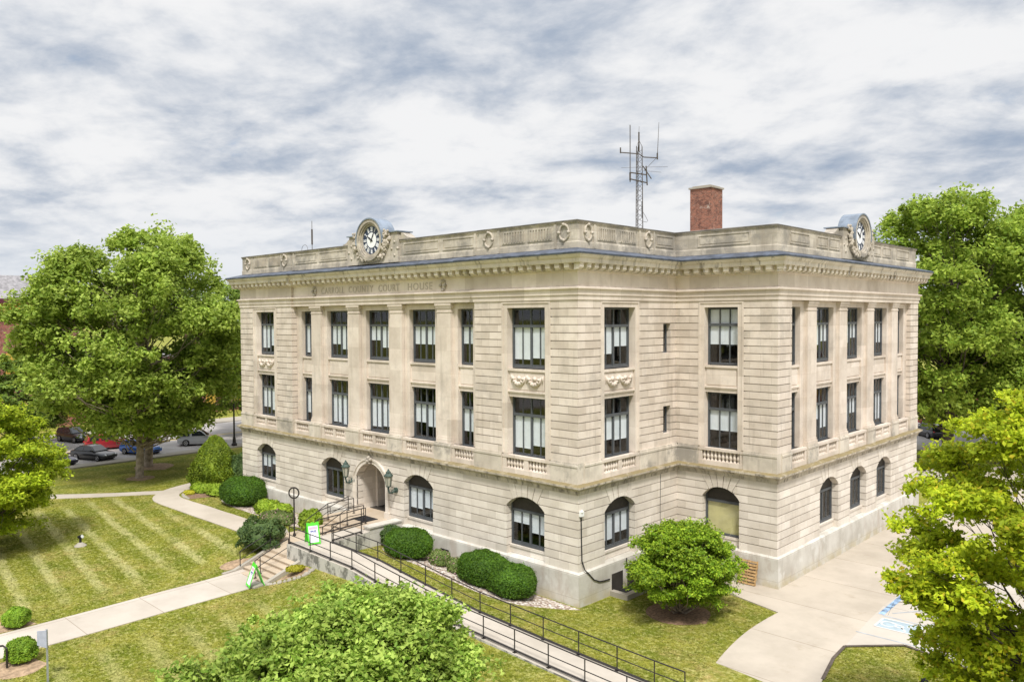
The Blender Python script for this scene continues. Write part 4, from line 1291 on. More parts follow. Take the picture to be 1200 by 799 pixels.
# ------------------------------------------------ forecourt: ramp, landing, steps
def rz(x):
    xs = [-15.1, -9.2, -7.1, -1.9, 3.8, 8, 13, 20]; zs = [1.60, 1.47, 1.21, .66, .41, .26, .2, .15]
    return float(np.interp(x, xs, zs))
mb = MB()
xs = np.concatenate([np.linspace(-15.05, -7, 18), np.linspace(-6.5, 14, 42)])
top = []
for x in xs:
    top += [(x, -6.85, rz(x)), (x, -4.88, rz(x)), (x, -4.88, -.4), (x, -6.85, -.4)]
nn = len(xs)
mb.add(top, [(4 * i + q, 4 * i + 4 + q, 4 * i + 4 + (q + 1) % 4, 4 * i + (q + 1) % 4) for i in range(nn - 1) for q in range(4)] + [(0, 1, 2, 3), (4 * nn - 1, 4 * nn - 2, 4 * nn - 3, 4 * nn - 4)])
struct(mb.build('ramp', 'ramp_concrete'))
mb = MB()   # landing running to the door
mb.add([(-15.05, -4.879, 1.60), (-13.4, -4.879, 1.60), (-13.4, -2.47, 1.70), (-15.05, -2.47, 1.70), (-15.05, -4.879, -.3), (-13.4, -4.879, -.3), (-13.4, -2.47, -.3), (-15.05, -2.47, -.3)],
       [(0, 1, 2, 3), (4, 7, 6, 5), (0, 4, 5, 1), (1, 5, 6, 2), (2, 6, 7, 3), (3, 7, 4, 0)])
struct(mb.build('ramp_landing', 'ramp_concrete'))
mb = MB()
mb.box(-18.6, -13.95, -2.469, -.14, -.3, 1.72)
mb.box(-18.35, -14.86, -.139, 2.5, 1.3, 1.718)
struct(mb.build('entrance_platform', 'step_concrete'))
mb = MB(); mb.box(-13.94, -13.4, -2.46, -.135, -.3, 1.86); mb.box(-14.0, -13.34, -2.52, -.135, 1.861, 1.95)
tag(mb.build('cheek_wall', 'base_stone'), 'low pale concrete cheek wall beside the entrance platform', 'wall')
mb = MB()   # inner steps, path to platform
for k in range(4):
    mb.box(-17.7, -15.06, -3.85 + .345 * k, -2.47, (.95 if k else .5) if k == 0 else .95 + .155 * k, .95 + .155 * (k + 1))
struct(mb.build('door_steps', 'step_concrete'))
mb = MB()
mb.box(-19.2, -15.06, -6.70, -2.472, .3, .952)
struct(mb.build('upper_landing', 'step_concrete'))
mb = MB()   # front steps
for k in range(5):
    zt = .95 - .16 * (k + 1) + .0
    x1_ = -13.9
    mb.box(-16.9, x1_, -6.86 - .39 * (k + 1) if k else -6.86 - .39, -6.861 if k == 0 else -6.861 - .39 * k, -.2, zt)
    mb.box(-16.9, x1_, -6.861 - .39 * (k + 1) - .03, -6.861 - .39 * (k + 1), zt - .05, zt)
mb.box(-16.9, -15.06, -6.86, -6.701, -.2, .951)
struct(mb.build('front_steps', 'step_concrete'))
mb = MB()
TY = lambda u, n, z: (n, u, z)
for xa, xb in ((-17.15, -16.905), (-13.895, -13.65)):
    mb.prism(TY, [(-6.5 if xa < -15 else -6.86, 1.12 if xa < -15 else .95), (-8.95, .22), (-9.6, .18), (-9.6, -.2), (-6.86, -.2)], xa, xb)
struct(mb.build('stair_stringers', 'kerb_concrete'))
# stones edging beds
def stones(name, pts, label, r_=.14, mat='kerb_concrete'):
    mb = MB()
    pl = smooth_poly(pts, 2)
    rr = random.Random(len(pts) * 7 + 1)
    d = 0; prev = pl[0]
    out = []
    for p in pl[1:]:
        seg = (p - prev).length
        t = 0
        while t < seg:
            q = prev.lerp(p, t / seg); out.append(q); t += r_ * 2.0
        prev = p
    for q in out:
        s_ = r_ * rr.uniform(.75, 1.2); z = H(q.x, q.y)
        vs = []
        for zz, f in ((-.5, 1.0), (.35, .95), (.8, .55)):
            for k in range(6):
                a = k * PI / 3 + rr.random()
                vs.append((q.x + s_ * f * math.cos(a), q.y + s_ * f * math.sin(a), z + s_ * zz))
        mb.add(vs, [(i * 6 + k, i * 6 + (k + 1) % 6, (i + 1) * 6 + (k + 1) % 6, (i + 1) * 6 + k) for i in range(2) for k in range(6)] + [(12, 13, 14, 15, 16, 17)])
    o = mb.build(name, mat)
    return tag(o, label, 'edging')
stones('stone_edging', [(-13.5, -8.9), (-12.4, -8.4), (-11.9, -7.6), (-12.2, -7.0)], 'curved stone edging of the small bed beside the front steps')
stones('stone_edging', [(-38.6, -1.9), (-37.7, -2.6), (-36.4, -3.1), (-35.3, -3.2)], 'curved row of stones edging the bed at the path bend')
stones('stone_edging', [(-19.6, -4.2), (-20.4, -3.8), (-21.4, -3.6)], 'short stone edging beside the ring topped post')

# beds
BEDS = []
def bed(name, pts, mat, lift=.03):
    BEDS.append([tuple(p) for p in smooth_poly(list(pts) + [pts[0]], 2)])
    pl = smooth_poly(list(pts) + [pts[0]], 2)
    c = sum((p for p in pl), Vector((0, 0))) / len(pl)
    mb = MB()
    rings = 5
    vs = []
    for k in range(rings):
        for p in pl[:-1]:
            q = c.lerp(p, (k + 1) / rings); vs.append((q.x, q.y, H(q.x, q.y) + lift * (1.15 - .9 * ((k + 1) / rings) ** 6)))
    n = len(pl) - 1
    fs = [(k * n + i, k * n + (i + 1) % n, (k + 1) * n + (i + 1) % n, (k + 1) * n + i) for k in range(rings - 1) for i in range(n)] + [tuple(range(n))]
    mb.add(vs, fs)
    return struct(mb.build(name, mat, smooth=True))
bed('gravel_bed', [(.4, -.25), (-.6, -1.2), (-2.2, -2.4), (-4.5, -2.6), (-8, -2.4), (-13, -2.6), (-13, -.3), (-6, -.2)], 'gravel')
bed('gravel_bed', [(-19, -.3), (-19.3, -2.6), (-22, -3.2), (-26, -2.6), (-31, -2.5), (-34, -1.5), (-34, -.3)], 'gravel')
bed('soil_bed', [(-35.2, -3.2), (-38.3, -2.4), (-40.2, -.4), (-40.4, 1.8), (-37, 2), (-34, -.3)], 'mulch')
bed('soil_bed', [(-13.55, -8.5), (-12.4, -8.0), (-12.0, -7.4), (-12.3, -6.95), (-13.5, -6.95)], 'dirt')
bed('mulch_ring', [(5.6, 2.3), (4.6, 1.0), (3.0, 1.2), (2.2, 2.6), (3.2, 4.2), (5.0, 4.0)], 'mulch')
bed('mulch_ring', [(-46.6, -2.2), (-47.8, -3.3), (-49.2, -2.4), (-48.6, -.7), (-47.2, -.7)], 'dirt')
bed('mulch_ring', [(-50.3, 1.2), (-52, -.9), (-54.5, .2), (-54.2, 2.6), (-52, 3.2)], 'dirt')
bed('bare_soil', [(-17.2, -7.6), (-17.6, -7.6), (-18.4, -8.6), (-18.1, -9.4), (-17.2, -9.2)], 'dirt')
bed('bare_soil', [(-11.9, -19.6), (-11.2, -20.5), (-11.9, -21.8), (-13.4, -21.4), (-13.4, -20)], 'dirt')
bed('bare_soil', [(-17.0, -18.6), (-16.9, -20.5), (-18.2, -20.6), (-18.6, -19)], 'dirt')

# ------------------------------------------------ railings
def railing(label, pts, hs=(.95, .5), posts=None, name='railing', r_=.028, kick=None, pr=.026, ext=None):
    """pts: base points of the posts; straight rails between their heads"""
    t = thing(name, label, 'railing', pts[0], group='black metal railings of the entrance')
    for i, p in enumerate(pts):
        if posts is not None and i not in posts: continue
        mb = MB(); mb.tube([p, (p[0], p[1], p[2] + hs[0])], pr, 6); mb.box(p[0] - .07, p[0] + .07, p[1] - .07, p[1] + .07, p[2], p[2] + .02)
        mb.build('post', 'black_metal', t)
    for k, h_ in enumerate(hs):
        mb = MB(); mb.tube([(p[0], p[1], p[2] + h_) for p in pts], r_ if k == 0 else r_ * .8, 6)
        mb.build('top_rail' if k == 0 else 'lower_rail', 'black_metal', t)
    if kick:
        mb = MB()
        for a, b_ in zip(pts, pts[1:]):
            mb.tube([(a[0], a[1], a[2] + kick), (b_[0], b_[1], b_[2] + kick)], .045, 4)
        mb.build('kick_rail', 'black_metal', t)
    return t
nr = [-14.98, -12.9, -11.0, -9.1, -7.2, -5.3, -3.4, -1.5, .3, 2.1, 3.9, 5.7, 7.6, 9.5]
railing('long black handrail along the outer edge of the ramp', [(x, -6.72, rz(x)) for x in nr], kick=.1)
fr_ = [-13.35, -11.2, -9.3, -7.4, -5.5, -3.6, -1.7, .2, 2.1, 4.0, 5.9, 7.6, 8.9]
railing('long black handrail along the building side of the ramp', [(x, -4.97, rz(x)) for x in fr_], kick=.06)
railing('short black railing on the right edge of the landing', [(-13.48, -4.97, 1.6), (-13.48, -3.0, 1.69)], kick=.1, hs=(.95, .5))
railing('black railing between the landing and the door steps', [(-15.0, -4.9, 1.61), (-15.0, -3.4, 1.66), (-15.0, -1.9, 1.72), (-15.0, -1.6, 1.72)], hs=(.95, .5), kick=.12)
t = railing('sloping black handrail on the left of the door steps', [(-17.62, -4.1, .95), (-17.62, -2.5, 1.72), (-17.62, -.6, 1.72)], hs=(.95, .45))
railing('sloping black handrail in the middle of the door steps', [(-15.6, -4.2, .95), (-15.6, -2.5, 1.72), (-15.6, -1.3, 1.72)], hs=(.95, .45))
railing('black railing behind the leafy plant by the path', [(-18.9, -3.4, .93), (-18.9, -1.5, 1.2), (-18.5, -.4, 1.72)], hs=(.9, .45))
railing('black handrail down the middle of the front steps', [(-15.06, -6.74, .96), (-15.06, -8.45, .32), (-15.06, -8.75, .16)], hs=(.92, .45), posts=(0, 1, 2))
railing('black handrail beside the juniper at the front steps', [(-16.98, -6.2, 1.0), (-16.98, -6.75, .97), (-16.98, -8.6, .25)], hs=(.92, .45), posts=(1, 2))

# door mat, pots
mb = MB(); mb.box(-16.6, -15.25, -1.5, -.5, 1.722, 1.75); tag(mb.build('door_mat', 'mat_rubber'), 'black rubber mat in front of the entrance arch', 'mat')

# ring topped post
t = thing('ring_post', 'tall black post with a ring on top beside the upper path', 'post', (-18.25, -4.45, .93))
mb = MB(); mb.tube([(-18.25, -4.45, .9), (-18.25, -4.45, 3.25)], .045, 8); mb.lathe((-18.25, -4.45, .93), [(.1, 0), (.1, .1), (.06, .2)], 8); mb.build('post', 'black_metal', t)
mb = MB()
cx, cy, cz = -18.25, -4.45, 3.55
mb.tube([(cx + .3 * math.cos(a) * .75, cy + .3 * math.cos(a) * .66, cz + .32 * math.sin(a)) for a in np.linspace(0, 2 * PI, 24, endpoint=False)], .045, 6, closed=True)
mb.tube([(cx, cy, cz - .3), (cx, cy, cz + .3)], .035, 6)
mb.build('ring', 'black_metal', t)

# lanterns
for x, lab in ((-18.45, 'left of the entrance arch'), (-14.05, 'right of the entrance arch')):
    t = thing('wall_lantern', 'green bronze lantern on a curled wall bracket ' + lab, 'lantern', (x, -.05, 3.5), 'pair of entrance lanterns')
    mb = MB()
    mb.disc(Tf, x, 3.62, .17, .1, 0, 12)
    mb.tube([(x, -.08, 3.62), (x, -.3, 3.5), (x, -.55, 3.55), (x, -.62, 3.8), (x, -.6, 3.92)], .055, 8)
    mb.tube([(x, -.3, 3.5), (x, -.36, 3.64), (x, -.27, 3.68)], .035, 6)
    mb.build('bracket', 'verdigris', t)
    mb = MB(); mb.lathe((x, -.6, 3.92), [(.08, 0), (.14, .05), (.22, .6), (.23, .62)], 6); mb.build('lamp_glass', 'lamp_glass', t)
    mb = MB(); mb.lathe((x, -.6, 4.54), [(.28, 0), (.29, .05), (.2, .14), (.15, .2), (.15, .26), (.08, .32), (.03, .44)], 6)
    for k in range(6):
        a = PI / 3 * k
        mb.tube([(x + .15 * math.cos(a), -.6 + .15 * math.sin(a), 3.95), (x + .235 * math.cos(a), -.6 + .235 * math.sin(a), 4.56)], .018, 4)
    mb.lathe((x, -.6, 3.86), [(.05, 0), (.16, .06), (.16, .1)], 6)
    mb.build('lantern_cage', 'verdigris', t)

# A-frame signs
def aframe(x, y, z, rz_, label):
    t = thing('a_frame_sign', label, 'sign', (x, y, z), 'green a-frame signs')
    t.rotation_euler = (0, 0, rz_)
    hh, sp = 1.12, .38
    for s_ in (1, -1):
        mb = MB()
        def Q(u, v, off):   # u across, v up the leaf, off outward
            yy = -s_ * (sp * (1 - v / hh)) - s_ * off * .95
            return (u, yy, v * .97 + off * .3)
        def slab(u0, u1, v0, v1, o0, o1):
            p = [Q(u0, v0, o0), Q(u1, v0, o0), Q(u1, v1, o0), Q(u0, v1, o0), Q(u0, v0, o1), Q(u1, v0, o1), Q(u1, v1, o1), Q(u0, v1, o1)]
            mb.add(p, [(0, 3, 2, 1), (4, 5, 6, 7), (0, 1, 5, 4), (1, 2, 6, 5), (2, 3, 7, 6), (3, 0, 4, 7)])
        slab(-.34, -.27, 0, hh, 0, .03); slab(.27, .34, 0, hh, 0, .03); slab(-.27, .27, .03, .11, 0, .03); slab(-.27, .27, hh - .12, hh, 0, .03)
        slab(-.27, .27, .11, hh - .12, 0, .012)
        slab(-.34, -.2, hh, hh + .06, 0, .03); slab(.2, .34, hh, hh + .06, 0, .03); slab(-.08, .08, hh, hh + .05, 0, .03)
        leaf = mb.build('leaf', 'sign_green', None); leaf.parent = t
        mb = MB(); slab(-.262, .262, .115, hh - .125, .014, .018); q = mb.build('poster', 'sign_white', None); q.parent = leaf
        mb = MB(); slab(-.23, .23, hh - .32, hh - .18, .020, .0215); q = mb.build('poster_heading', 'sign_pink', None); q.parent = leaf
        mb = MB()
        for k, (a, b_) in enumerate(((-.16, -.12), (-.11, -.02), (0.0, .03), (.05, .15))): slab(a, b_, hh - .46 + .015 * (k % 2), hh - .37, .020, .0215)
        slab(-.18, .18, hh - .50, hh - .48, .020, .0215)
        q = mb.build('poster_text', 'ink_blue', None); q.parent = leaf
aframe(-14.2, -5.75, 1.585, R(74), 'green a-frame sign with white poster on the ramp landing')
aframe(-13.95, -9.35, .175, R(-14), 'green a-frame sign with white poster at the foot of the front steps')

# ------------------------------------------------ roof antennas
t = thing('antenna_mast', 'lattice radio mast with whip antennas on the courthouse roof', 'antenna', (-4.9, 12, 17.3))
AX, AY = -4.74, 12.0
mb = MB()
cs_ = [(AX + .27 * math.cos(a), AY + .27 * math.sin(a)) for a in (R(20), R(140), R(260))]
ZT = 24.6
for x, y in cs_: mb.tube([(x, y, 17.3), (x + (AX - x) * .25, y + (AY - y) * .25, ZT)], .03, 5)
for k in range(23):
    z0 = 17.5 + k * .3; f0 = .25 * (z0 - 17.3) / 7.3; f1 = .25 * (z0 + .3 - 17.3) / 7.3
    for i in range(3):
        a, b_ = cs_[i], cs_[(i + 1) % 3]
        if k % 2: a, b_ = b_, a
        mb.tube([(a[0] + (AX - a[0]) * f0, a[1] + (AY - a[1]) * f0, z0), (b_[0] + (AX - b_[0]) * f1, b_[1] + (AY - b_[1]) * f1, z0 + .3)], .012, 4)
mb.tube([(AX, AY, 24.3), (AX, AY, 25.5)], .05, 6); mb.tube([(AX, AY, 25.5), (AX + .02, AY, 25.85)], .012, 4)
for x, y in cs_: mb.tube([(x + (AX - x) * .25, y + (AY - y) * .25, ZT), (AX, AY, 25.0)], .015, 4)
mb.build('lattice_tower', 'antenna_metal', t)
dxr = Vector((rt.x, rt.y, 0))
def ap(s_, z): return (AX + dxr.x * s_, AY + dxr.y * s_, z)
mb = MB(); mb.tube([ap(-1.15, 24.25), ap(0, 24.15), ap(.3, 23.95), ap(1.15, 23.9)], .035, 6); mb.tube([ap(-1.15, 24.2), ap(-1.15, 24.55)], .045, 6); mb.build('upper_arm', 'antenna_metal', t)
mb = MB(); mb.tube([ap(-.55, 23.0), ap(.5, 22.85)], .04, 6); mb.tube([ap(-.55, 22.6), ap(.52, 22.35)], .04, 6)
mb.tube([ap(.45, 23.4), ap(.52, 22.2)], .045, 6); mb.tube([ap(.25, 23.4), ap(.78, 22.6)], .035, 5); mb.build('lower_arm', 'antenna_metal', t)
mb = MB(); mb.tube([ap(-.55, 22.4), ap(-.55, 25.95)], .03, 6); mb.tube([ap(-.55, 22.5), ap(-.55, 23.0)], .06, 6); mb.build('whip_antenna', 'antenna_metal', t)
mb = MB(); mb.tube([ap(1.15, 23.8), ap(1.17, 24.3), ap(1.25, 26.1)], [.03, .022, .012], 5); mb.tube([ap(1.15, 23.8), ap(1.15, 24.2)], .05, 6); mb.build('whip_antenna', 'antenna_metal', t)
mb = MB(); mb.tube([ap(-1.1, 23.3), ap(1.8, 23.35)], .009, 4); mb.tube([ap(.3, 23.1), ap(1.4, 23.0)], .009, 4); mb.tube([ap(1.1, 23.9), ap(.3, 23.1)], .012, 4)
mb.tube([ap(.15, 20.7), ap(.4, 20.3), ap(.55, 20.0), ap(.5, 19.9), ap(.25, 19.95)], .012, 4); mb.build('antenna_wires', 'antenna_metal', t)
mb = MB(); mb.tube([ap(.2, 20.2), ap(.2, 21.2)], .06, 6); mb.build('cable_box', 'galvanized', t)
t = thing('whip_antenna', 'thin roof antenna standing left of the front clock', 'antenna', (-26.1, 2, 17.3))
mb = MB(); mb.tube([(-26.1, 2, 17.3), (-26.1, 2, 21.0)], [.03, .02], 5); mb.tube([(-26.1, 2, 19.3), (-26.1, 2, 20.4)], .06, 6); mb.build('mast', 'antenna_metal', t)
mb = MB(); mb.tube([(-26.1 - .5 + .4 * math.cos(a), 2 - .3, 18.95 + .35 * math.sin(a)) for a in np.linspace(0, 2 * PI, 14, endpoint=False)], .015, 4, closed=True); mb.build('loop', 'antenna_metal', t)

# ------------------------------------------------ small things by the walls
t = thing('wall_cable', 'black cable hanging from a white box at the building corner', 'cable', (.02, .15, 4.4))
mb = MB(); mb.tube([(.03, .18, 4.4), (.03, .2, 3.2), (.04, .22, 2.2), (.16, .3, 1.75), (.17, .6, 1.5), (.17, 1.0, 1.12), (.17, 1.45, .92), (.17, 1.9, .86), (.17, 2.3, .84)], .03, 6); mb.build('cable', 'plastic_black', t)
mb = MB(); mb.box(.005, .12, .05, .3, 4.38, 4.62); mb.tube([(.06, .18, 4.6), (.14, .1, 4.66)], .06, 8); mb.build('junction_box', 'cap_white', t)
t = thing('wall_crack_cable', 'thin dark cable running down the side wall near the inner corner', 'cable', (.02, 7.1, 1.7))
mb = MB(); mb.tube([(.012, 7.12, 1.8), (.014, 7.1, 3.5), (.014, 7.14, 5.4)], .012, 5); mb.build('cable', 'plastic_black', t)
# basement light well
t = thing('light_well', 'dark basement light well with stone kerb beside the small tree', 'light well', (1, 3.6, 0))
mb = MB()
mb.box(.9, 1.2, 2.35, 5.2, -.2, .22); mb.box(.14, .9, 2.35, 2.65, -.2, .22); mb.box(.14, .9, 4.9, 5.2, -.2, .22)
mb.build('kerb', 'kerb_concrete', t)
mb = MB(); mb.box(.135, .9, 2.65, 4.9, -.1, .06); mb.build('well_floor', 'plastic_black', t)
mb = MB(); mb.box(.131, .145, 2.5, 3.45, .08, 1.02); mb.box(.131, .145, 3.85, 4.85, .08, 1.02); mb.build('basement_window', 'interior', t)
mb = MB(); mb.tube([(.2, 3.7, 1.0), (.2, 3.7, 1.6)], .03, 6); mb.build('vent_pipe', 'plastic_black', t)
for (a, b_), lab in (((-28.0, -27.1), 'under the far left window'), ((-9.9, -9.2), 'behind the small flowering shrubs')):
    mb = MB(); mb.box(a, b_, -.16, -.1, .35 if a < -20 else .5, .8 if a < -20 else .95)
    tag(mb.build('basement_vent', 'plastic_black'), 'dark basement vent opening ' + lab, 'vent')

# pallet
t = thing('wooden_pallet', 'wooden pallet leaning on the base wall near the wing corner', 'pallet', (4.6, 8.1, .05))
t.rotation_euler = (R(-16), 0, 0); t.location = (4.45, 8.30, .06)
mb = MB()
for k in range(8): mb.box(-.5, .5, -.02, 0, .02 + k * .16, .12 + k * .16)
o = mb.build('deck_boards', 'pallet_wood'); o.parent = t
for u in (-.48, -.02, .44):
    mb = MB(); mb.box(u, u + .05, 0.001, .1, 0, 1.26); o = mb.build('stringer', 'pallet_wood'); o.parent = t
mb = MB()
for k in range(5): mb.box(-.5, .5, .101, .12, .02 + k * .29, .13 + k * .29)
o = mb.build('base_boards', 'pallet_wood'); o.parent = t

# lawn light on a stone
t = thing('lawn_spotlight', 'small dark spotlight on a grey stone in the striped lawn', 'spotlight', (-28.9, -12.9, H(-28.9, -12.9)))
x, y, z = -28.9, -12.9, H(-28.9, -12.9)
mb = MB(); mb.lathe((x, y, z - .05), [(.38, 0), (.36, .08), (.22, .2), (.1, .28)], 9); mb.build('stone_pad', 'kerb_concrete', t)
mb = MB(); mb.tube([(x, y, z + .2), (x, y, z + .5)], .07, 8); mb.tube([(x - .12, y - .07, z + .54), (x + .10, y + .07, z + .6)], [.09, .13], 10); mb.build('lamp_head', 'plastic_black', t)
mb = MB(); mb.tube([(x + .103, y + .072, z + .6), (x + .113, y + .078, z + .604)], .11, 10); mb.build('lens', 'light_lens', t)

# metal hoop at the walk and the small sign
t = thing('hoop_rail', 'low dark hoop rail at the left end of the front walk', 'rail', (-12.9, -21.2, 0))
d_ = Vector((.62, .1, 0))
mb = MB(); mb.tube([(-13.3, -21.95, 0), (-13.3, -21.95, .80), (-13.2, -21.85, .9), (-12.72, -21.0, .92), (-12.6, -20.9, .82), (-12.6, -20.9, 0)], .04, 6)
o = mb.build('hoop', 'black_metal', t)
t = thing('small_sign', 'small grey sign on a metal pole at the lower left', 'sign', (-6.9, -21.0, 0))
px, py = -10.1, -20.15
t.location = (px, py, 0)
mb = MB(); mb.box(px - .03, px + .03, py - .03, py + .03, 0, 2.05); mb.build('pole', 'galvanized', t)
mb = MB()
q0 = Vector((px, py, 0)) + Vector((.55, -.6, 0)) * .05
P = []
for s_, zz in ((.40, 1.42), (-.04, 1.34), (-.04, 2.03), (.40, 1.97)):
    q = q0 - Vector((.80, .52, 0)) * s_
    P.append((q.x, q.y, zz))
P2 = [(p[0] + .02, p[1] - .025, p[2]) for p in P]
mb.add(P + P2, [(0, 1, 2, 3), (7, 6, 5, 4), (0, 4, 5, 1), (1, 5, 6, 2), (2, 6, 7, 3), (3, 7, 4, 0)])
mb.build('sign_panel', 'sign_grey', t)

# bollard cap at the lower right, rear entrance rail
t = thing('black_bollard', 'black domed bollard on the lawn at the lower right', 'bollard', (14.93, 1.75, 0))
mb = MB(); mb.lathe((14.93, 1.75, 0), [(.12, 0), (.12, .42), (.15, .43), (.15, .49), (.12, .55), (.05, .62)], 12); mb.build('post', 'plastic_black', t, smooth=False)
t = thing('rear_guard_rail', 'dark low rail with a yellow topped post behind the wing', 'rail', (1.8, 47, 0))
mb = MB(); mb.tube([(-.8, 46.6, .1), (-.8, 46.6, 1.4)], .06, 6); mb.tube([(1.9, 47, 0), (1.9, 47, 1.2)], .07, 6)
mb.tube([(-.8, 46.6, .55), (1.9, 47, .45)], .06, 6); mb.tube([(-.8, 46.6, .2), (1.9, 47, .15)], .1, 6); mb.tube([(-.8, 46.6, 1.0), (1.9, 47, 1.3)], .04, 6); mb.build('rail', 'black_metal', t)
mb = MB(); mb.tube([(1.9, 47, 1.2), (1.9, 47, 2.3)], .16, 8); mb.build('marker', 'post_yellow', t)
# street lamp by the west kerb
t = thing('street_lamp', 'black street lamp post on the kerb left of the building', 'street lamp', (-57.8, 12.0, .1))
mb = MB(); mb.lathe((-57.8, 12.0, .1), [(.3, 0), (.3, .25), (.2, .35), (.15, .9), (.1, 1.1), (.08, 5.2)], 10); mb.build('post', 'black_metal', t)
mb = MB(); mb.lathe((-57.8, 12.0, 5.3), [(.1, 0), (.25, .1), (.32, .5), (.2, .75), (.04, .9)], 10); mb.build('globe', 'lamp_glass', t)

# ------------------------------------------------ cars
def car(label, loc, yaw, paint, kind='sedan', group=None):
    t = thing('parked_car', label, 'car', loc, group)
    t.rotation_euler = (0, 0, yaw)
    Lc, Wd = (4.75, 1.84) if kind == 'sedan' else (4.6, 1.88)
    hb, hr = (.92, 1.44) if kind == 'sedan' else (1.02, 1.68)
    if kind == 'hatch': Lc, hb, hr = 4.35, .98, 1.52
    h2 = Wd / 2
    # body: stations (x, bottom, top, halfwidth)
    st = [(-Lc / 2, .45, hb * .80, .80), (-Lc / 2 + .08, .28, hb * .96, .90), (-Lc * .36, .22, hb, .99), (-.4, .20, hb, 1.0), (Lc * .17, .20, hb * .985, 1.0),
          (Lc * .36, .22, hb * .86, .98), (Lc / 2 - .14, .26, hb * .74, .90), (Lc / 2, .38, hb * .60, .76)]
    mb = MB()
    sec = []
    for x, b_, tp, wf in st:
        w = h2 * wf; m_ = (b_ + tp) * .5
        sec.append([(x, -w * .93, b_), (x, -w, m_ - .08), (x, -w * .985, m_ + .12), (x, -w * .90, tp - .04), (x, -w * .78, tp), (x, w * .78, tp), (x, w * .90, tp - .04), (x, w * .985, m_ + .12), (x, w, m_ - .08), (x, w * .93, b_)])
    k = 10
    mb.add([p for s_ in sec for p in s_], [(i * k + q, i * k + (q + 1) % k, (i + 1) * k + (q + 1) % k, (i + 1) * k + q) for i in range(len(st) - 1) for q in range(k)] + [tuple(range(k)), tuple(len(sec) * k - 1 - q for q in range(k))])
    o = mb.build('body', paint, None, smooth=True); o.parent = t
    md = o.modifiers.new('s', 'EDGE_SPLIT'); md.split_angle = R(38)
    # cabin
    if kind == 'sedan': prof = [(-Lc * .40, hb - .02), (-Lc * .24, hr - .04), (-Lc * .06, hr), (Lc * .06, hr - .03), (Lc * .22, hb - .04)]
    elif kind == 'suv': prof = [(-Lc * .475, hb - .02), (-Lc * .43, hr - .12), (-Lc * .2, hr), (Lc * .04, hr - .03), (Lc * .2, hb - .04)]
    else: prof = [(-Lc * .47, hb - .02), (-Lc * .40, hr - .10), (-Lc * .15, hr), (Lc * .05, hr - .04), (Lc * .22, hb - .04)]
    def cabin(inset, wlow, whigh, zoff=0):
        P = []
        for x, z in prof:
            f = (z - hb) / (hr - hb); w = wlow + (whigh - wlow) * max(0, f)
            P.append((x, w, z))
        return P
    P = cabin(0, h2 * .90, h2 * .68)
    mb = MB()
    n = len(P)
    vs = [(x, -w, z) for x, w, z in P] + [(x, w, z) for x, w, z in P]
    mb.add(vs, [(i, i + 1, n + i + 1, n + i) for i in range(n - 1)] + [tuple(range(n)), tuple(range(2 * n - 1, n - 1, -1)), (0, n, 2 * n - 1, n - 1)])
    o = mb.build('cabin', paint, None); o.parent = t
    bv = o.modifiers.new('b', 'BEVEL'); bv.width = .06; bv.segments = 2
    # glazing, set just proud of the cabin
    def quadpane(a, b_, c, d, off, nm='window'):
        mb = MB(); a, b_, c, d = map(Vector, (a, b_, c, d))
        ctr = (a + b_ + c + d) / 4
        sh = [ctr + (p - ctr) * .88 + Vector(off) for p in (a, b_, c, d)]
        bk = [p - Vector(off) * 1.5 for p in sh]
        mb.add(sh + bk, [(0, 1, 2, 3), (7, 6, 5, 4), (0, 4, 5, 1), (1, 5, 6, 2), (2, 6, 7, 3), (3, 7, 4, 0)])
        o = mb.build(nm, 'car_glass', None); o.parent = t
    (x0, w0, z0), (x1, w1, z1), (x2, w2, z2), (x3, w3, z3), (x4, w4, z4) = P
    quadpane((x4, -w4, z4 + .03), (x4, w4, z4 + .03), (x3, w3, z3), (x3, -w3, z3), (.012, 0, .012), 'windscreen')
    quadpane((x0, -w0, z0 + .06), (x0, w0, z0 + .06), (x1, w1, z1), (x1, -w1, z1), (-.012, 0, .012), 'rear_window')
    zb_ = hb + .03
    for s_ in (-1, 1):
        xm = (x1 + x3) / 2
        wl = h2 * .89
        quadpane((xm + .05, s_ * wl, zb_), (x4 - .12, s_ * wl, zb_), (x3 - .03, s_ * w3, z3 - .05), (xm + .05, s_ * w2, z2 - .06), (0, s_ * .016, .004))
        quadpane((x0 + .22, s_ * wl, zb_), (xm - .05, s_ * wl, zb_), (xm - .05, s_ * w2, z2 - .06), (x1 + .1, s_ * w1, z1 - .05), (0, s_ * .016, .004))
    for s_ in (-1, 1):
        for xw in (-Lc * .30, Lc * .31):
            rr = .33 if kind != 'suv' else .37
            mb = MB(); mb.tube([(xw, s_ * (h2 - .2), rr), (xw, s_ * (h2 + .012), rr)], rr, 18); o = mb.build('wheel', 'rubber', None); o.parent = t
            m2 = MB(); m2.tube([(xw, s_ * (h2 - .05), rr), (xw, s_ * (h2 + .02), rr)], rr * .64, 14); q = m2.build('rim', 'alloy', None); q.parent = o
            m2 = MB()
            for a in range(5): m2.tube([(xw + rr * .2 * math.cos(a * 1.2566 + .6), s_ * (h2 + .022), rr + rr * .2 * math.sin(a * 1.2566 + .6)), (xw + rr * .55 * math.cos(a * 1.2566 + .6), s_ * (h2 + .022), rr + rr * .55 * math.sin(a * 1.2566 + .6))], .035, 4)
            q = m2.build('spoke_gaps', 'rubber', None); q.parent = o
        mb = MB(); mb.tube([(Lc / 2 - .22, s_ * h2 * .66, hb * .64), (Lc / 2 - .03, s_ * h2 * .62, hb * .60)], [.13, .09], 8); o = mb.build('headlight', 'light_lens', None); o.parent = t
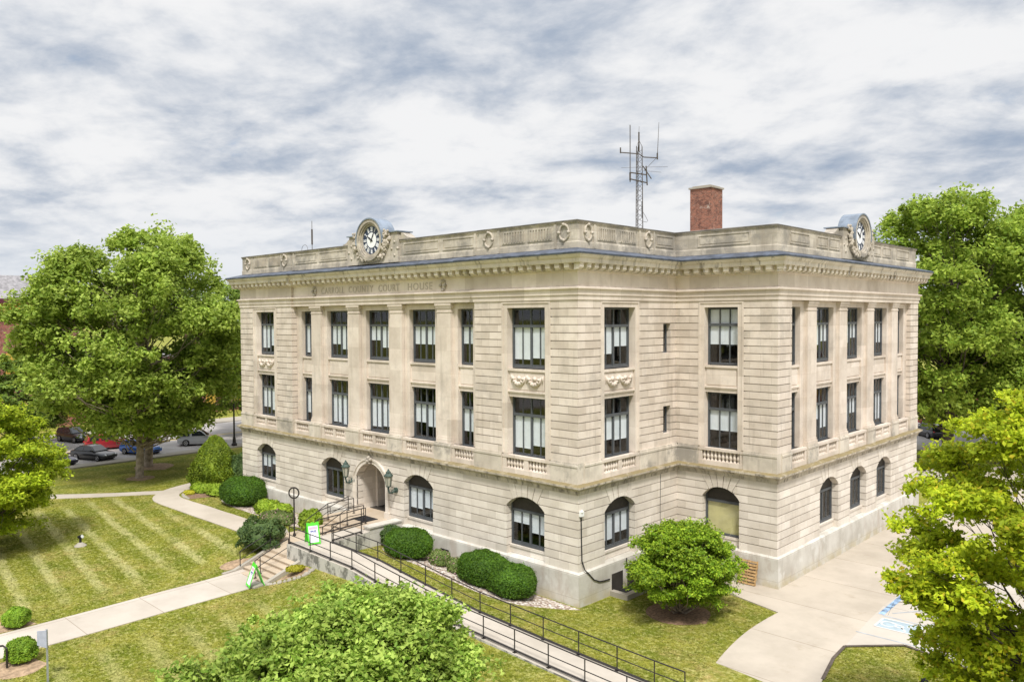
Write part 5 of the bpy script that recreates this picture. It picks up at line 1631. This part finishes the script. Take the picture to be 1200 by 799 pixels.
        mb = MB(); mb.tube([(-Lc / 2 + .14, s_ * h2 * .72, hb * .84), (-Lc / 2 - .0, s_ * h2 * .68, hb * .82)], [.12, .09], 8); o = mb.build('tail_light', 'tail_lens', None); o.parent = t
        mb = MB(); mb.box(Lc * .14, Lc * .19, min(s_ * h2 * .92, s_ * (h2 + .15)), max(s_ * h2 * .92, s_ * (h2 + .15)), hb + .02, hb + .15); o = mb.build('mirror', paint, None); o.parent = t
    mb = MB(); mb.box(Lc / 2 - .1, Lc / 2 + .01, -h2 * .42, h2 * .42, .40, .52); o = mb.build('grille', 'plastic_black', None); o.parent = t
    mb = MB(); mb.box(-.42 * Lc, .42 * Lc, -h2 * .8, h2 * .8, .14, .24); o = mb.build('underbody', 'plastic_black', None); o.parent = t
    return t
G1 = 'cars parked along the west street'
car('dark purple sedan at the left end of the row under the sycamore', (-60.6, -5.0, .01), R(22), 'paint_navy', 'sedan', G1)
car('black sedan parked beside the blue hatchback', (-61.2, -1.2, .01), R(22), 'paint_black', 'sedan', G1)
car('blue hatchback parked behind the sycamore trunk', (-61.0, 3.3, .01), R(22), 'paint_blue_car', 'hatch', G1)
car('bright red car behind the blue hatchback', (-67.0, 2.2, .01), R(80), 'paint_red', 'suv', G1)
car('silver crossover parked alone behind the cone shaped evergreen', (-62.2, 10.2, .01), R(60), 'paint_silver', 'suv', G1)
car('dark red car half hidden by the left building edge', (-63.5, 19.0, .01), R(200), 'paint_dkred', 'suv', G1)
car('dark car across the street behind the sycamore trunk', (-75.0, 9.6, .01), R(20), 'paint_dark', 'suv', G1)
car('black car across the street at the far left', (-75.5, 1.5, .01), R(15), 'paint_black', 'suv', G1)
car('grey car across the street beyond the purple sedan', (-74.6, -3.8, .01), R(15), 'paint_navy', 'sedan', G1)
G2 = 'cars on the street behind the courthouse'
car('red car on the far street right of the building', (-6.0, 80.0, .01), R(172), 'paint_red', 'sedan', G2)
car('dark car with red tail light right of the building edge', (-4.2, 69.5, .01), R(135), 'paint_black', 'suv', G2)
car('white car in the car park behind the yellow green maple', (14.5, 21.5, .06), R(100), 'paint_white', 'suv', None)

# ------------------------------------------------ foliage
def leaf_mesh(name, pos, nrm, size, mat, parent=None, bend=True, aspect=.62, loc=None):
    """one mesh of separate bent leaves; pos, nrm: (N,3) arrays"""
    N = len(pos)
    nrm = nrm / np.maximum(np.linalg.norm(nrm, axis=1, keepdims=True), 1e-6)
    a = rng.normal(size=(N, 3)); t = a - nrm * (a * nrm).sum(1, keepdims=True)
    t /= np.maximum(np.linalg.norm(t, axis=1, keepdims=True), 1e-6)
    s_ = np.cross(nrm, t)
    sz = size * rng.uniform(.65, 1.3, size=(N, 1))
    w = sz * aspect
    d = nrm * sz * .18
    if bend:
        v = np.stack([pos - t * sz * .5, pos + s_ * w * .5 - d, pos + t * sz * .5, pos - s_ * w * .5 - d, pos + d * .4], axis=1)
        # two bent halves that share the midrib
        faces = np.array([[0, 1, 2], [0, 2, 3]])
        v = v[:, :4]
    else:
        v = np.stack([pos - t * sz * .5, pos + s_ * w * .5, pos + t * sz * .5, pos - s_ * w * .5], axis=1)
        faces = np.array([[0, 1, 2], [0, 2, 3]])
    if loc is not None: v = v - np.array(loc)
    V = v.reshape(-1, 3)
    F = (faces[None] + (np.arange(N) * 4)[:, None, None]).reshape(-1)
    me = bpy.data.meshes.new(name)
    me.vertices.add(len(V)); me.vertices.foreach_set('co', V.astype(np.float32).ravel())
    nf = N * 2
    me.loops.add(nf * 3); me.loops.foreach_set('vertex_index', F.astype(np.int32))
    me.polygons.add(nf)
    me.polygons.foreach_set('loop_start', np.arange(nf, dtype=np.int32) * 3)
    me.update(calc_edges=True)
    me.materials.append(MATS[mat])
    o = bpy.data.objects.new(name, me); COL.objects.link(o)
    if parent is not None: o.parent = parent
    return o

def blob_leaves(c, rad, n, up=.7, shell=.75):
    d = rng.normal(size=(n, 3)); ln = np.linalg.norm(d, axis=1, keepdims=True); d /= ln
    r_ = np.minimum(1.45, np.abs(ln) * .62)
    p = np.array(c) + d * r_ * np.array(rad)
    nr_ = d * .55 + np.array([0, 0, up]) + rng.normal(size=(n, 3)) * .6
    return p, nr_

def tree(name, label, x, y, z0, height, rad, crown_low, leaf, n, mat, bark='bark_dark', trunk_r=.4, seed=0, lobes=60, cs=.24, shape='round', lean=(0, 0), group=None, cat='tree', flat=.68, multi=1, topw=.35, maxz=None, extra=(), avoid=None):
    global rng
    rng = np.random.default_rng(seed)
    t = thing(name, label, cat, (x, y, z0), group)
    # crown envelope: ellipsoid-like, lobe centres sampled through it
    hc = height - crown_low
    cen = []
    tries = 0
    while len(cen) < lobes and tries < 20000:
        tries += 1
        u = rng.uniform(0, 1)
        if shape == 'round': prof = math.sqrt(max(0, 1 - (2 * (u - .42) / (1.16 if u > .42 else .9)) ** 2)) if abs(u - .42) < .58 else 0
        elif shape == 'oval': prof = math.sin(PI * (.10 + .86 * u)) ** .7
        elif shape == 'umbrella': prof = (1 - u ** 2.2) ** .6
        else: prof = (1 - u) ** .75
        a = rng.uniform(0, 2 * PI)
        f = math.sqrt(rng.uniform(.0, 1)) if rng.random() < .35 else rng.uniform(.72, 1.0)
        rr = rad * prof * f * rng.uniform(.86, 1.06)
        p = np.array([lean[0] * u + rr * math.cos(a), lean[1] * u + rr * math.sin(a), crown_low + u * hc * .95])
        if all(np.linalg.norm((p - q) * np.array([1, 1, 1.2])) > rad * cs * .72 for q in cen): cen.append(p)
    for e in extra: cen.append(np.array(e, float))
    # limbs
    mb = MB()
    base = np.array([0, 0, 0.0])
    fork = crown_low + hc * (.18 if shape != 'umbrella' else .05)
    trunk_top = height * .80
    def wob(k): return np.array([.12 * math.sin(k * 1.7 + seed), .12 * math.cos(k * 2.3 + seed), 0]) * rad * .12
    tp = [np.array([0, 0, -.1]), np.array([0, 0, .25])] + [np.array([lean[0] * f, lean[1] * f, trunk_top * f]) + wob(f * 4) for f in (.15, .3, .5, .7, .9, 1.0)]
    rs = [trunk_r * 1.5, trunk_r * 1.12, trunk_r, trunk_r * .85, trunk_r * .62, trunk_r * .4, trunk_r * .22, trunk_r * .1]
    if multi == 1:
        mb.tube(tp, rs, 9)
    for i, c in enumerate(cen):
        f = min(.92, max(.16, (c[2] - rad * .35) / trunk_top * rng.uniform(.75, .95)))
        if multi > 1: st = np.array([.12 * math.cos(i), .12 * math.sin(i), 0.0])
        else: st = np.array([lean[0] * f, lean[1] * f, trunk_top * f]) + wob(f * 4)
        md = st * .45 + c * .55 + np.array([0, 0, -.08 * np.linalg.norm(c - st)]) + rng.normal(size=3) * rad * .02
        r0 = trunk_r * (.28 * (1 - f) + .09) if multi == 1 else trunk_r * .5
        mb.tube([st, st * .75 + md * .25 + rng.normal(size=3) * rad * .03, md + rng.normal(size=3) * rad * .03, md * .35 + c * .65 + rng.normal(size=3) * rad * .04, c], [r0, r0 * .75, r0 * .5, r0 * .3, r0 * .12], 6)
        # twigs
        for q in range(3):
            e = c + rng.normal(size=3) * rad * cs * .5
            mb.tube([md * .3 + c * .7, (c + e) / 2, e], [r0 * .22, r0 * .14, r0 * .06], 4)
    o = mb.build('trunk', bark, None, smooth=True, fixn=False); o.parent = t
    P, Nn = [], []
    per = max(20, n // len(cen))
    sub = 15
    for c in cen:
        # every lobe is a cluster of smaller sprays
        lr = rad * cs * rng.uniform(.75, 1.25)
        for q in range(sub):
            d = rng.normal(size=3); d /= np.linalg.norm(d); d[2] = abs(d[2]) * .8 - .15
            sc_ = c + d * lr * rng.uniform(.3, 1.3) * np.array([1, 1, flat])
            sr = lr * rng.uniform(.13, .46)
            p, nn = blob_leaves(sc_, (sr, sr, sr * flat), per // sub, shell=.6)
            P.append(p); Nn.append(nn)
    P = np.concatenate(P); Nn = np.concatenate(Nn)
    keep = P[:, 2] > .15
    if maxz: keep &= P[:, 2] < maxz
    o = leaf_mesh('crown', P[keep], Nn[keep], leaf, mat, t)
    return t

def shrub(name, label, x, y, z, rx, ry, h, leaf, n, mat, shape='dome', group=None, seed=1, rot=0, core=True, rough=.1, cat='shrub', flowers=None):
    global rng
    rng = np.random.default_rng(seed + int(abs(x * 13 + y * 7)))
    t = thing(name, label, cat, (x, y, z), group)
    d = rng.normal(size=(n, 3)); d /= np.linalg.norm(d, axis=1, keepdims=True)
    if shape != 'cone': d[:, 2] = np.where(d[:, 2] < -.35, -d[:, 2], d[:, 2])
    ph = rng.uniform(0, 6, 6)
    lump = 1 + rough * (np.sin(d[:, 0] * 5 + ph[0]) * np.sin(d[:, 1] * 5 + ph[1]) + .6 * np.sin(d[:, 2] * 7 + d[:, 0] * 6 + ph[2]) + .4 * np.sin(d[:, 0] * 13 + d[:, 1] * 11 + ph[3]))
    rr = lump * rng.uniform(.88, 1.03, n) * np.where(rng.random(n) < .04, rng.uniform(1.02, 1.10, n), 1.0)
    def warp(d, rr):
        p = np.empty_like(d)
        if shape == 'dome':
            e = .72
            zz = np.sign(d[:, 2]) * np.abs(d[:, 2]) ** e
            sx = (1 - np.abs(zz) ** 2.6) ** .5 if False else np.sqrt(np.maximum(0.02, 1 - np.abs(d[:, 2]) ** 2.6))
            hx = np.maximum(1e-5, np.hypot(d[:, 0], d[:, 1]))
            p[:, 0] = d[:, 0] / hx * sx * rx * rr; p[:, 1] = d[:, 1] / hx * sx * ry * rr
            p[:, 2] = h * .42 + d[:, 2] * h * .58 * rr
        elif shape == 'cone':
            u = (d[:, 2] + 1) / 2
            u = np.clip(u, 0, 1)
            w = np.interp(u, [0, .06, .2, .35, .55, .75, .9, .97, 1.0], [.62, .86, 1.0, .98, .82, .56, .30, .14, .03])
            hx = np.maximum(1e-5, np.hypot(d[:, 0], d[:, 1]))
            p[:, 0] = d[:, 0] / hx * w * rx * rr; p[:, 1] = d[:, 1] / hx * w * ry * rr
            p[:, 2] = u * h * (0.9 + .1 * rr)
        p[:, 2] = np.maximum(p[:, 2], .03)
        c_, s_ = math.cos(rot), math.sin(rot)
        p[:, 0], p[:, 1] = p[:, 0] * c_ - p[:, 1] * s_, p[:, 0] * s_ + p[:, 1] * c_
        return p
    p = warp(d, rr)
    nn = d + np.array([0, 0, .25]) + rng.normal(size=(n, 3)) * .6
    if core:
        mb = MB()
        sgx, sgy = 20, 12
        dd = np.array([(math.cos(2 * PI * i / sgx) * math.cos(a), math.sin(2 * PI * i / sgx) * math.cos(a), math.sin(a)) for a in np.linspace(-PI / 2 + .02, PI / 2 - .02, sgy) for i in range(sgx)])
        cp = warp(dd, np.full(len(dd), .86))
        mb.add([tuple(q) for q in cp], [(j * sgx + i, j * sgx + (i + 1) % sgx, (j + 1) * sgx + (i + 1) % sgx, (j + 1) * sgx + i) for j in range(sgy - 1) for i in range(sgx)])
        o = mb.build('inner_growth', mat, None, smooth=True); o.parent = t
    else:
        mb = MB()
        for k in range(9):
            a = k * .7
            mb.tube([(0, 0, 0), (rx * .3 * math.cos(a), ry * .3 * math.sin(a), h * .5), (rx * .6 * math.cos(a), ry * .6 * math.sin(a), h * .75)], [.03, .02, .008], 5)
        o = mb.build('stems', 'bark_dark', None); o.parent = t
    leaf_mesh('foliage', p, nn, leaf, mat, t)
    return t

# big trees
GW = 'trees along the west street'
tree('sycamore_tree', 'tall broad sycamore with pale double trunk on the west lawn', -48.0, -1.9, 0, 21.6, 9.3, 4.3, .37, 110000, 'leaf_sycamore', 'bark_pale', .31, 11, 130, .20, 'round', group=GW, flat=.95)
tree('shade_tree', 'darker tree standing just behind the broad sycamore', -52.85, .8, 0, 18.0, 8.6, 4.5, .40, 40000, 'leaf_dark', 'bark_pale', .36, 12, 65, .24, 'round', group=GW)
tree('street_tree', 'dark green tree between the sycamore and the building corner', -64.5, 18.0, 0, 18.3, 6.6, 2.8, .36, 40000, 'leaf_dark', 'bark_dark', .3, 13, 60, .26, 'round', group=GW)
tree('street_tree', 'dark leaning tree at the left edge before the brick building', -71.5, -5.0, 0, 10.2, 5.2, 2.6, .36, 36000, 'leaf_dark', 'bark_dark', .3, 14, 55, .26, 'round', group=GW)
tree('lime_tree', 'bright lime green tree at the left edge over the lawn', -32.3, -17.9, 0, 9.5, 4.7, 1.2, .22, 80000, 'leaf_lime', 'bark_dark', .2, 15, 110, .22, 'oval')
GE = 'tall trees behind the courthouse'
tree('shade_tree', 'tall dark trunked tree just right of the wing clock', 2.3, 52.5, 0, 25.5, 9.2, 4.5, .40, 90000, 'leaf_right', 'bark_dark', .5, 21, 125, .20, 'round', group=GE, flat=.95)
tree('shade_tree', 'tall broad tree at the right edge with a leaning limb', 9.8, 58.5, 0, 25.2, 9.5, 4.5, .40, 85000, 'leaf_right', 'bark_dark', .5, 22, 120, .20, 'round', group=GE, flat=.95)
tree('shade_tree', 'lower dark tree between the two tall trees', 5.0, 71, 0, 20, 9, 4, .4, 36000, 'leaf_dark', 'bark_dark', .4, 23, 60, .25, 'round', group=GE)
RX, RY = .7245, .689
tree('maple_tree', 'yellow green maple in the near right corner over the car park', 19.7, -4.25, 0, 12.2, 3.5, 2.6, .15, 130000, 'leaf_maple', 'bark_dark', .16, 31, 135, .20, 'oval',
     extra=[(-RX * 1.5, -RY * 1.5, 7.0), (-RX * 1.2, -RY * 1.2, 5.8), (-RX * .6, -RY * .6, 5.0), (RX, RY, 5.4), (RX * .3 + 1, RY * .3 - 1, 4.2), (-RX * 3.4, -RY * 3.4, 6.3), (-RX * 2.9, -RY * 2.9, 5.9), (-RX * 4.0, -RY * 4.0, 6.6), (-RX * 2.6, -RY * 2.6, 5.2), (-RX * 2.2 + .7, -RY * 2.2 - .7, 3.6), (-RX * 2.0 + .7, -RY * 2.0 - .7, 2.6), (RX * 2 + 1, RY * 2 - 1, 3), (RX * 2.5 + 1, RY * 2.5 - 1, 4)])
tree('redbud_tree', 'broad low green tree at the bottom beside the ramp', 4.15, -16.85, 0, 5.95, 4.1, 1.7, .165, 95000, 'leaf_redbud', 'bark_dark', .15, 41, 120, .19, 'umbrella', lean=(.75, .9), extra=[(-RX * k, -RY * k, z) for k, z in ((4.3, 3.0), (4.9, 2.4), (5.3, 2.0), (4.6, 1.8), (3.9, 3.6))])
tree('ornamental_tree', 'small round multi stemmed tree beside the light well', 4.0, 2.7, 0, 4.05, 2.55, .75, .135, 80000, 'leaf_smalltree', 'bark_pale', .09, 51, 75, .27, 'round', multi=4)

# evergreens and beds
GY = 'clipped yew mounds by the building'
shrub('arborvitae', 'rounded cone of yellow green arborvitae at the path bend', -38.6, .5, .22, 1.95, 1.95, 4.25, .15, 26000, 'leaf_arborvitae', 'cone', rough=.12)
shrub('evergreen_shrub', 'loose dark evergreen behind the clipped yew at the far corner', -37.4, 2.4, .2, 1.5, 1.5, 2.6, .14, 9000, 'leaf_juniper', 'dome', rough=.14)
shrub('clipped_yew', 'large clipped dark yew mound at the far left corner', -30.4, -1.35, .38, 2.0, 1.55, 2.0, .10, 26000, 'leaf_yew', 'dome', GY, rough=.05)
shrub('clipped_yew', 'clipped dark yew mound right of the entrance platform', -10.9, -1.65, .58, 1.55, 1.2, 1.55, .09, 22000, 'leaf_yew', 'dome', GY, rough=.05)
shrub('clipped_yew', 'left half of the joined yew pair near the front corner', -5.3, -1.15, .12, 1.65, 1.1, 1.75, .09, 24000, 'leaf_yew', 'dome', GY, rough=.05)
shrub('clipped_yew', 'right half of the joined yew pair near the front corner', -3.2, -1.3, .08, 1.35, 1.05, 1.6, .09, 22000, 'leaf_yew', 'dome', GY, rough=.05)
shrub('juniper_shrub', 'spreading grey green juniper left of the front steps', -18.35, -6.55, .72, 1.35, 1.25, 1.5, .12, 14000, 'leaf_juniper', 'dome', rough=.22)
GB = 'low plants in the entrance beds'
shrub('hosta_plant', 'lime green hosta clump farther from the ring post', -26.2, -1.75, .45, .95, .8, .95, .26, 1500, 'leaf_hosta', 'dome', GB, core=False)
shrub('hosta_plant', 'lime green hosta clump between yew and ring post', -24.3, -1.9, .55, .95, .8, .9, .26, 1500, 'leaf_hosta', 'dome', GB, core=False)
shrub('flower_clump', 'low dull green perennial clump in front of the hostas', -22.6, -3.1, .66, 1.35, .9, .8, .14, 4500, 'leaf_flower', 'dome', GB)
shrub('hosta_plant', 'leafy yellow green plant beside the ring post', -18.9, -2.9, .8, .8, .7, 1.35, .22, 1700, 'leaf_hosta', 'dome', GB, core=False)
shrub('hosta_plant', 'pale hosta patch at the bend of the path', -37.2, -1.3, .25, 1.1, .7, .7, .24, 1300, 'leaf_hosta', 'dome', GB, core=False)
shrub('flower_clump', 'green perennial clump between the arborvitae and the yew', -34.9, -1.1, .3, 1.1, .8, .9, .18, 2500, 'leaf_hosta', 'dome', GB)
shrub('yellow_groundcover', 'small yellow plant patch at the path edge', -37.2, -2.35, .25, .6, .4, .3, .12, 900, 'leaf_yellow', 'dome', GB)
shrub('yellow_groundcover', 'yellow plants in the bed right of the front steps', -12.8, -7.7, .8, .45, .5, .25, .1, 700, 'leaf_yellow', 'dome', GB)
shrub('evergreen_shrub', 'small dark shrub against the entrance cheek wall', -12.75, -1.4, .72, .65, .6, 1.25, .12, 3500, 'leaf_juniper', 'dome', GB)
shrub('flower_clump', 'small pinkish shrub nearest the clipped yew by the platform', -8.75, -1.2, .42, .6, .55, .85, .11, 3000, 'leaf_flower', 'dome', GB)
shrub('flower_clump', 'small pinkish shrub nearer the joined yew pair', -7.35, -1.15, .3, .62, .55, .8, .11, 3000, 'leaf_flower', 'dome', GB)
shrub('round_shrub', 'round green shrub on the far side of the front walk', -17.3, -19.35, .0, .55, .55, .85, .08, 9000, 'leaf_box', 'dome', 'round shrubs by the front walk', rough=.1)
shrub('round_shrub', 'round green shrub on the near side of the front walk', -12.9, -20.3, .0, .58, .58, .95, .08, 9000, 'leaf_box', 'dome', 'round shrubs by the front walk', rough=.1)

# ------------------------------------------------ grass blades over the nearer lawns
from mathutils.geometry import intersect_point_tri_2d
rng = np.random.default_rng(77)
def in_poly(px, py, poly):
    c = np.zeros(len(px), bool); j = len(poly) - 1
    for i in range(len(poly)):
        xi, yi = poly[i][0], poly[i][1]; xj, yj = poly[j][0], poly[j][1]
        k = ((yi > py) != (yj > py)) & (px < (xj - xi) * (py - yi) / (yj - yi + 1e-12) + xi)
        c ^= k; j = i
    return c
def Hv(x, y):
    i = np.clip((x - GX0) / GS, 0, len(gx) - 1.001); j = np.clip((y - GY0) / GS, 0, len(gy) - 1.001)
    a = i.astype(int); c = j.astype(int); fx = i - a; fy = j - c
    return GZ[a, c] * (1 - fx) * (1 - fy) + GZ[a + 1, c] * fx * (1 - fy) + GZ[a, c + 1] * (1 - fx) * fy + GZ[a + 1, c + 1] * fx * fy
NG = 420000
gxx = rng.uniform(-44, 17, NG); gyy = rng.uniform(-24, 7.5, NG)
ok = ~in_poly(gxx, gyy, [(-16.95, -8.6), (-16.6, -40), (-13.7, -40), (-13.85, -8.6)])
ok &= ~in_poly(gxx, gyy, [(-19.3, -6.75), (-13.5, -6.75), (-13.5, 0), (-19.3, 0)])
ok &= ~in_poly(gxx, gyy, [(-17.2, -9.5), (-13.6, -9.5), (-13.6, -6), (-17.2, -6)])
ok &= ~in_poly(gxx, gyy, [(-15.1, -6.95), (14.2, -6.95), (14.2, -4.8), (-15.1, -4.8)])
ok &= ~in_poly(gxx, gyy, [(-33.2, -.2), (.2, -.2), (.2, 5.9), (.2, 40), (-33.2, 40)])
ok &= ~in_poly(gxx, gyy, [(0.2, 7.2), (4.3, 6.5)] + [tuple(p) for p in drv] + [tuple(p) for p in drr] + [(13.0, 5.9), (14.75, 5.4), (19, 3.6), (30, 8), (0.2, 8)])
ok &= ~in_poly(gxx, gyy, [tuple(p) for p in lf] + [tuple(p) for p in reversed(rg)])
ok &= ~in_poly(gxx, gyy, [(-39.9, -2.6), (-45.5, -8.5), (-44.4, -9.5), (-39.2, -3.7)])
for bd in BEDS: ok &= ~in_poly(gxx, gyy, bd)
gxx, gyy = gxx[ok], gyy[ok]
n_ = len(gxx)
base = np.stack([gxx, gyy, Hv(gxx, gyy)], 1)
an = rng.uniform(0, 2 * PI, n_); hh = rng.uniform(.015, .05, n_); ww_ = rng.uniform(.012, .03, n_)
sx = np.stack([np.cos(an) * ww_, np.sin(an) * ww_, np.full(n_, -.01)], 1)
lean_ = np.stack([rng.normal(0, .05, n_), rng.normal(0, .05, n_), hh], 1)
V = np.stack([base - sx, base + sx, base + lean_], 1).reshape(-1, 3)
me = bpy.data.meshes.new('grass_blades')
me.vertices.add(len(V)); me.vertices.foreach_set('co', V.astype(np.float32).ravel())
me.loops.add(n_ * 3); me.loops.foreach_set('vertex_index', np.arange(n_ * 3, dtype=np.int32))
me.polygons.add(n_); me.polygons.foreach_set('loop_start', np.arange(n_, dtype=np.int32) * 3)
me.update(calc_edges=True)
me.materials.append(MATS['lawn_grass'])
go = bpy.data.objects.new('grass_blades', me); COL.objects.link(go)
go['kind'] = 'stuff'; go['label'] = 'short mown grass of the lawns'; go['category'] = 'grass'

# ------------------------------------------------ buildings beyond
def far_building(label, x0, x1, y0, y1, h_, roof, mat='far_brick', cols=5, face='x1'):
    t = thing('brick_building', label, 'building', ((x0 + x1) / 2, (y0 + y1) / 2, 0), 'buildings across the streets')
    mb = MB(); mb.box(x0, x1, y0, y1, 0, h_); mb.build('wall', mat, t)
    T = (lambda u, n, z: (x1 + n, u, z)) if face == 'x1' else (lambda u, n, z: (u, y0 - n, z))
    a, b_ = (y0, y1) if face == 'x1' else (x0, x1)
    mb = MB()
    mb.obox(T, a, b_, .5, .001, h_ - 1.4, h_ - .5); 
    k = int((b_ - a) / 1.2)
    for q in range(k): mb.obox(T, a + q * 1.2, a + q * 1.2 + .35, .8, .5, h_ - 1.3, h_ - .5)
    mb.build('eaves', 'brick_eaves', t)
    mb = MB(); mb.obox(T, a - .3, b_ + .3, 1.1, .001, h_ - .5, h_ + .05); mb.build('cornice', 'maroon_trim', t)
    mb = MB()
    if roof == 'hip':
        rr = 3.2
        vs = [(x0 - .8, y0 - .8, h_ + .05), (x1 + .9, y0 - .8, h_ + .05), (x1 + .9, y1 + .8, h_ + .05), (x0 - .8, y1 + .8, h_ + .05),
              (x0 + 4, y0 + 4, h_ + rr), (x1 - 4, y0 + 4, h_ + rr), (x1 - 4, y1 - 4, h_ + rr), (x0 + 4, y1 - 4, h_ + rr)]
        mb.add(vs, [(0, 1, 5, 4), (1, 2, 6, 5), (2, 3, 7, 6), (3, 0, 4, 7), (4, 5, 6, 7), (3, 2, 1, 0)])
    else:
        mb.box(x0 + .3, x1 - .3, y0 + .3, y1 - .3, h_, h_ + .4)
    mb.build('roof', 'slate_roof', t)
    nc = int((b_ - a) / 3.2)
    for fl_ in range(2 if h_ > 7 else 1):
        for q in range(nc):
            u = a + (b_ - a) * (q + .5) / nc
            z = 1.0 + fl_ * 5.0 + (3.2 if fl_ else 0)
            z = 7.2 if fl_ else 1.2
            if z + 3 > h_ - 1.4: z = max(1, h_ - 5)
            mb = MB()
            mb.obox(T, u - .75, u + .75, .06, .002, z, z + 2.6)
            w_ = mb.build('window', 'yellow_wood', t)
            mb = MB()
            for s_ in (-1, 1):
                for zz in (0, 1): mb.obox(T, u + s_ * .36 - .3, u + s_ * .36 + .3, .075, .061, z + .12 + zz * 1.24, z + 1.24 + zz * 1.24)
            mb.build('pane', 'car_glass', w_)
    return t
far_building('red brick building with grey hipped roof at the far left', -112, -91, -30, 8, 16.6, 'hip')
far_building('low brick shop behind the sycamore', -104, -91, 10, 27, 8.5, 'flat')
far_building('brick shop row seen beside the building corner', -106, -91, 28, 52, 11.5, 'flat')
far_building('brick shop beyond the trees on the right', -10, 12, 100, 112, 9, 'flat', face='y0')
far_building('brick house far behind the right hand trees', 18, 40, 96, 110, 8, 'flat', face='y0')
for i, (x, y, h_, r_, sd_, lb) in enumerate(((-88, 34, 11, 5, 61, 'distant green tree beyond the shops on the left'), (-95, 62, 13, 6, 62, 'distant round tree past the building corner'), (24, 92, 13, 6, 63, 'distant tree at the right edge beyond the car park'), (34, 70, 12, 6, 64, 'distant tree far right behind the maple'))):
    tree('distant_tree', lb, x, y, 0, h_, r_, 2.5, .45, 7000, 'leaf_dark', 'bark_dark', .3, sd_, 30, .28, 'round', group='distant trees')
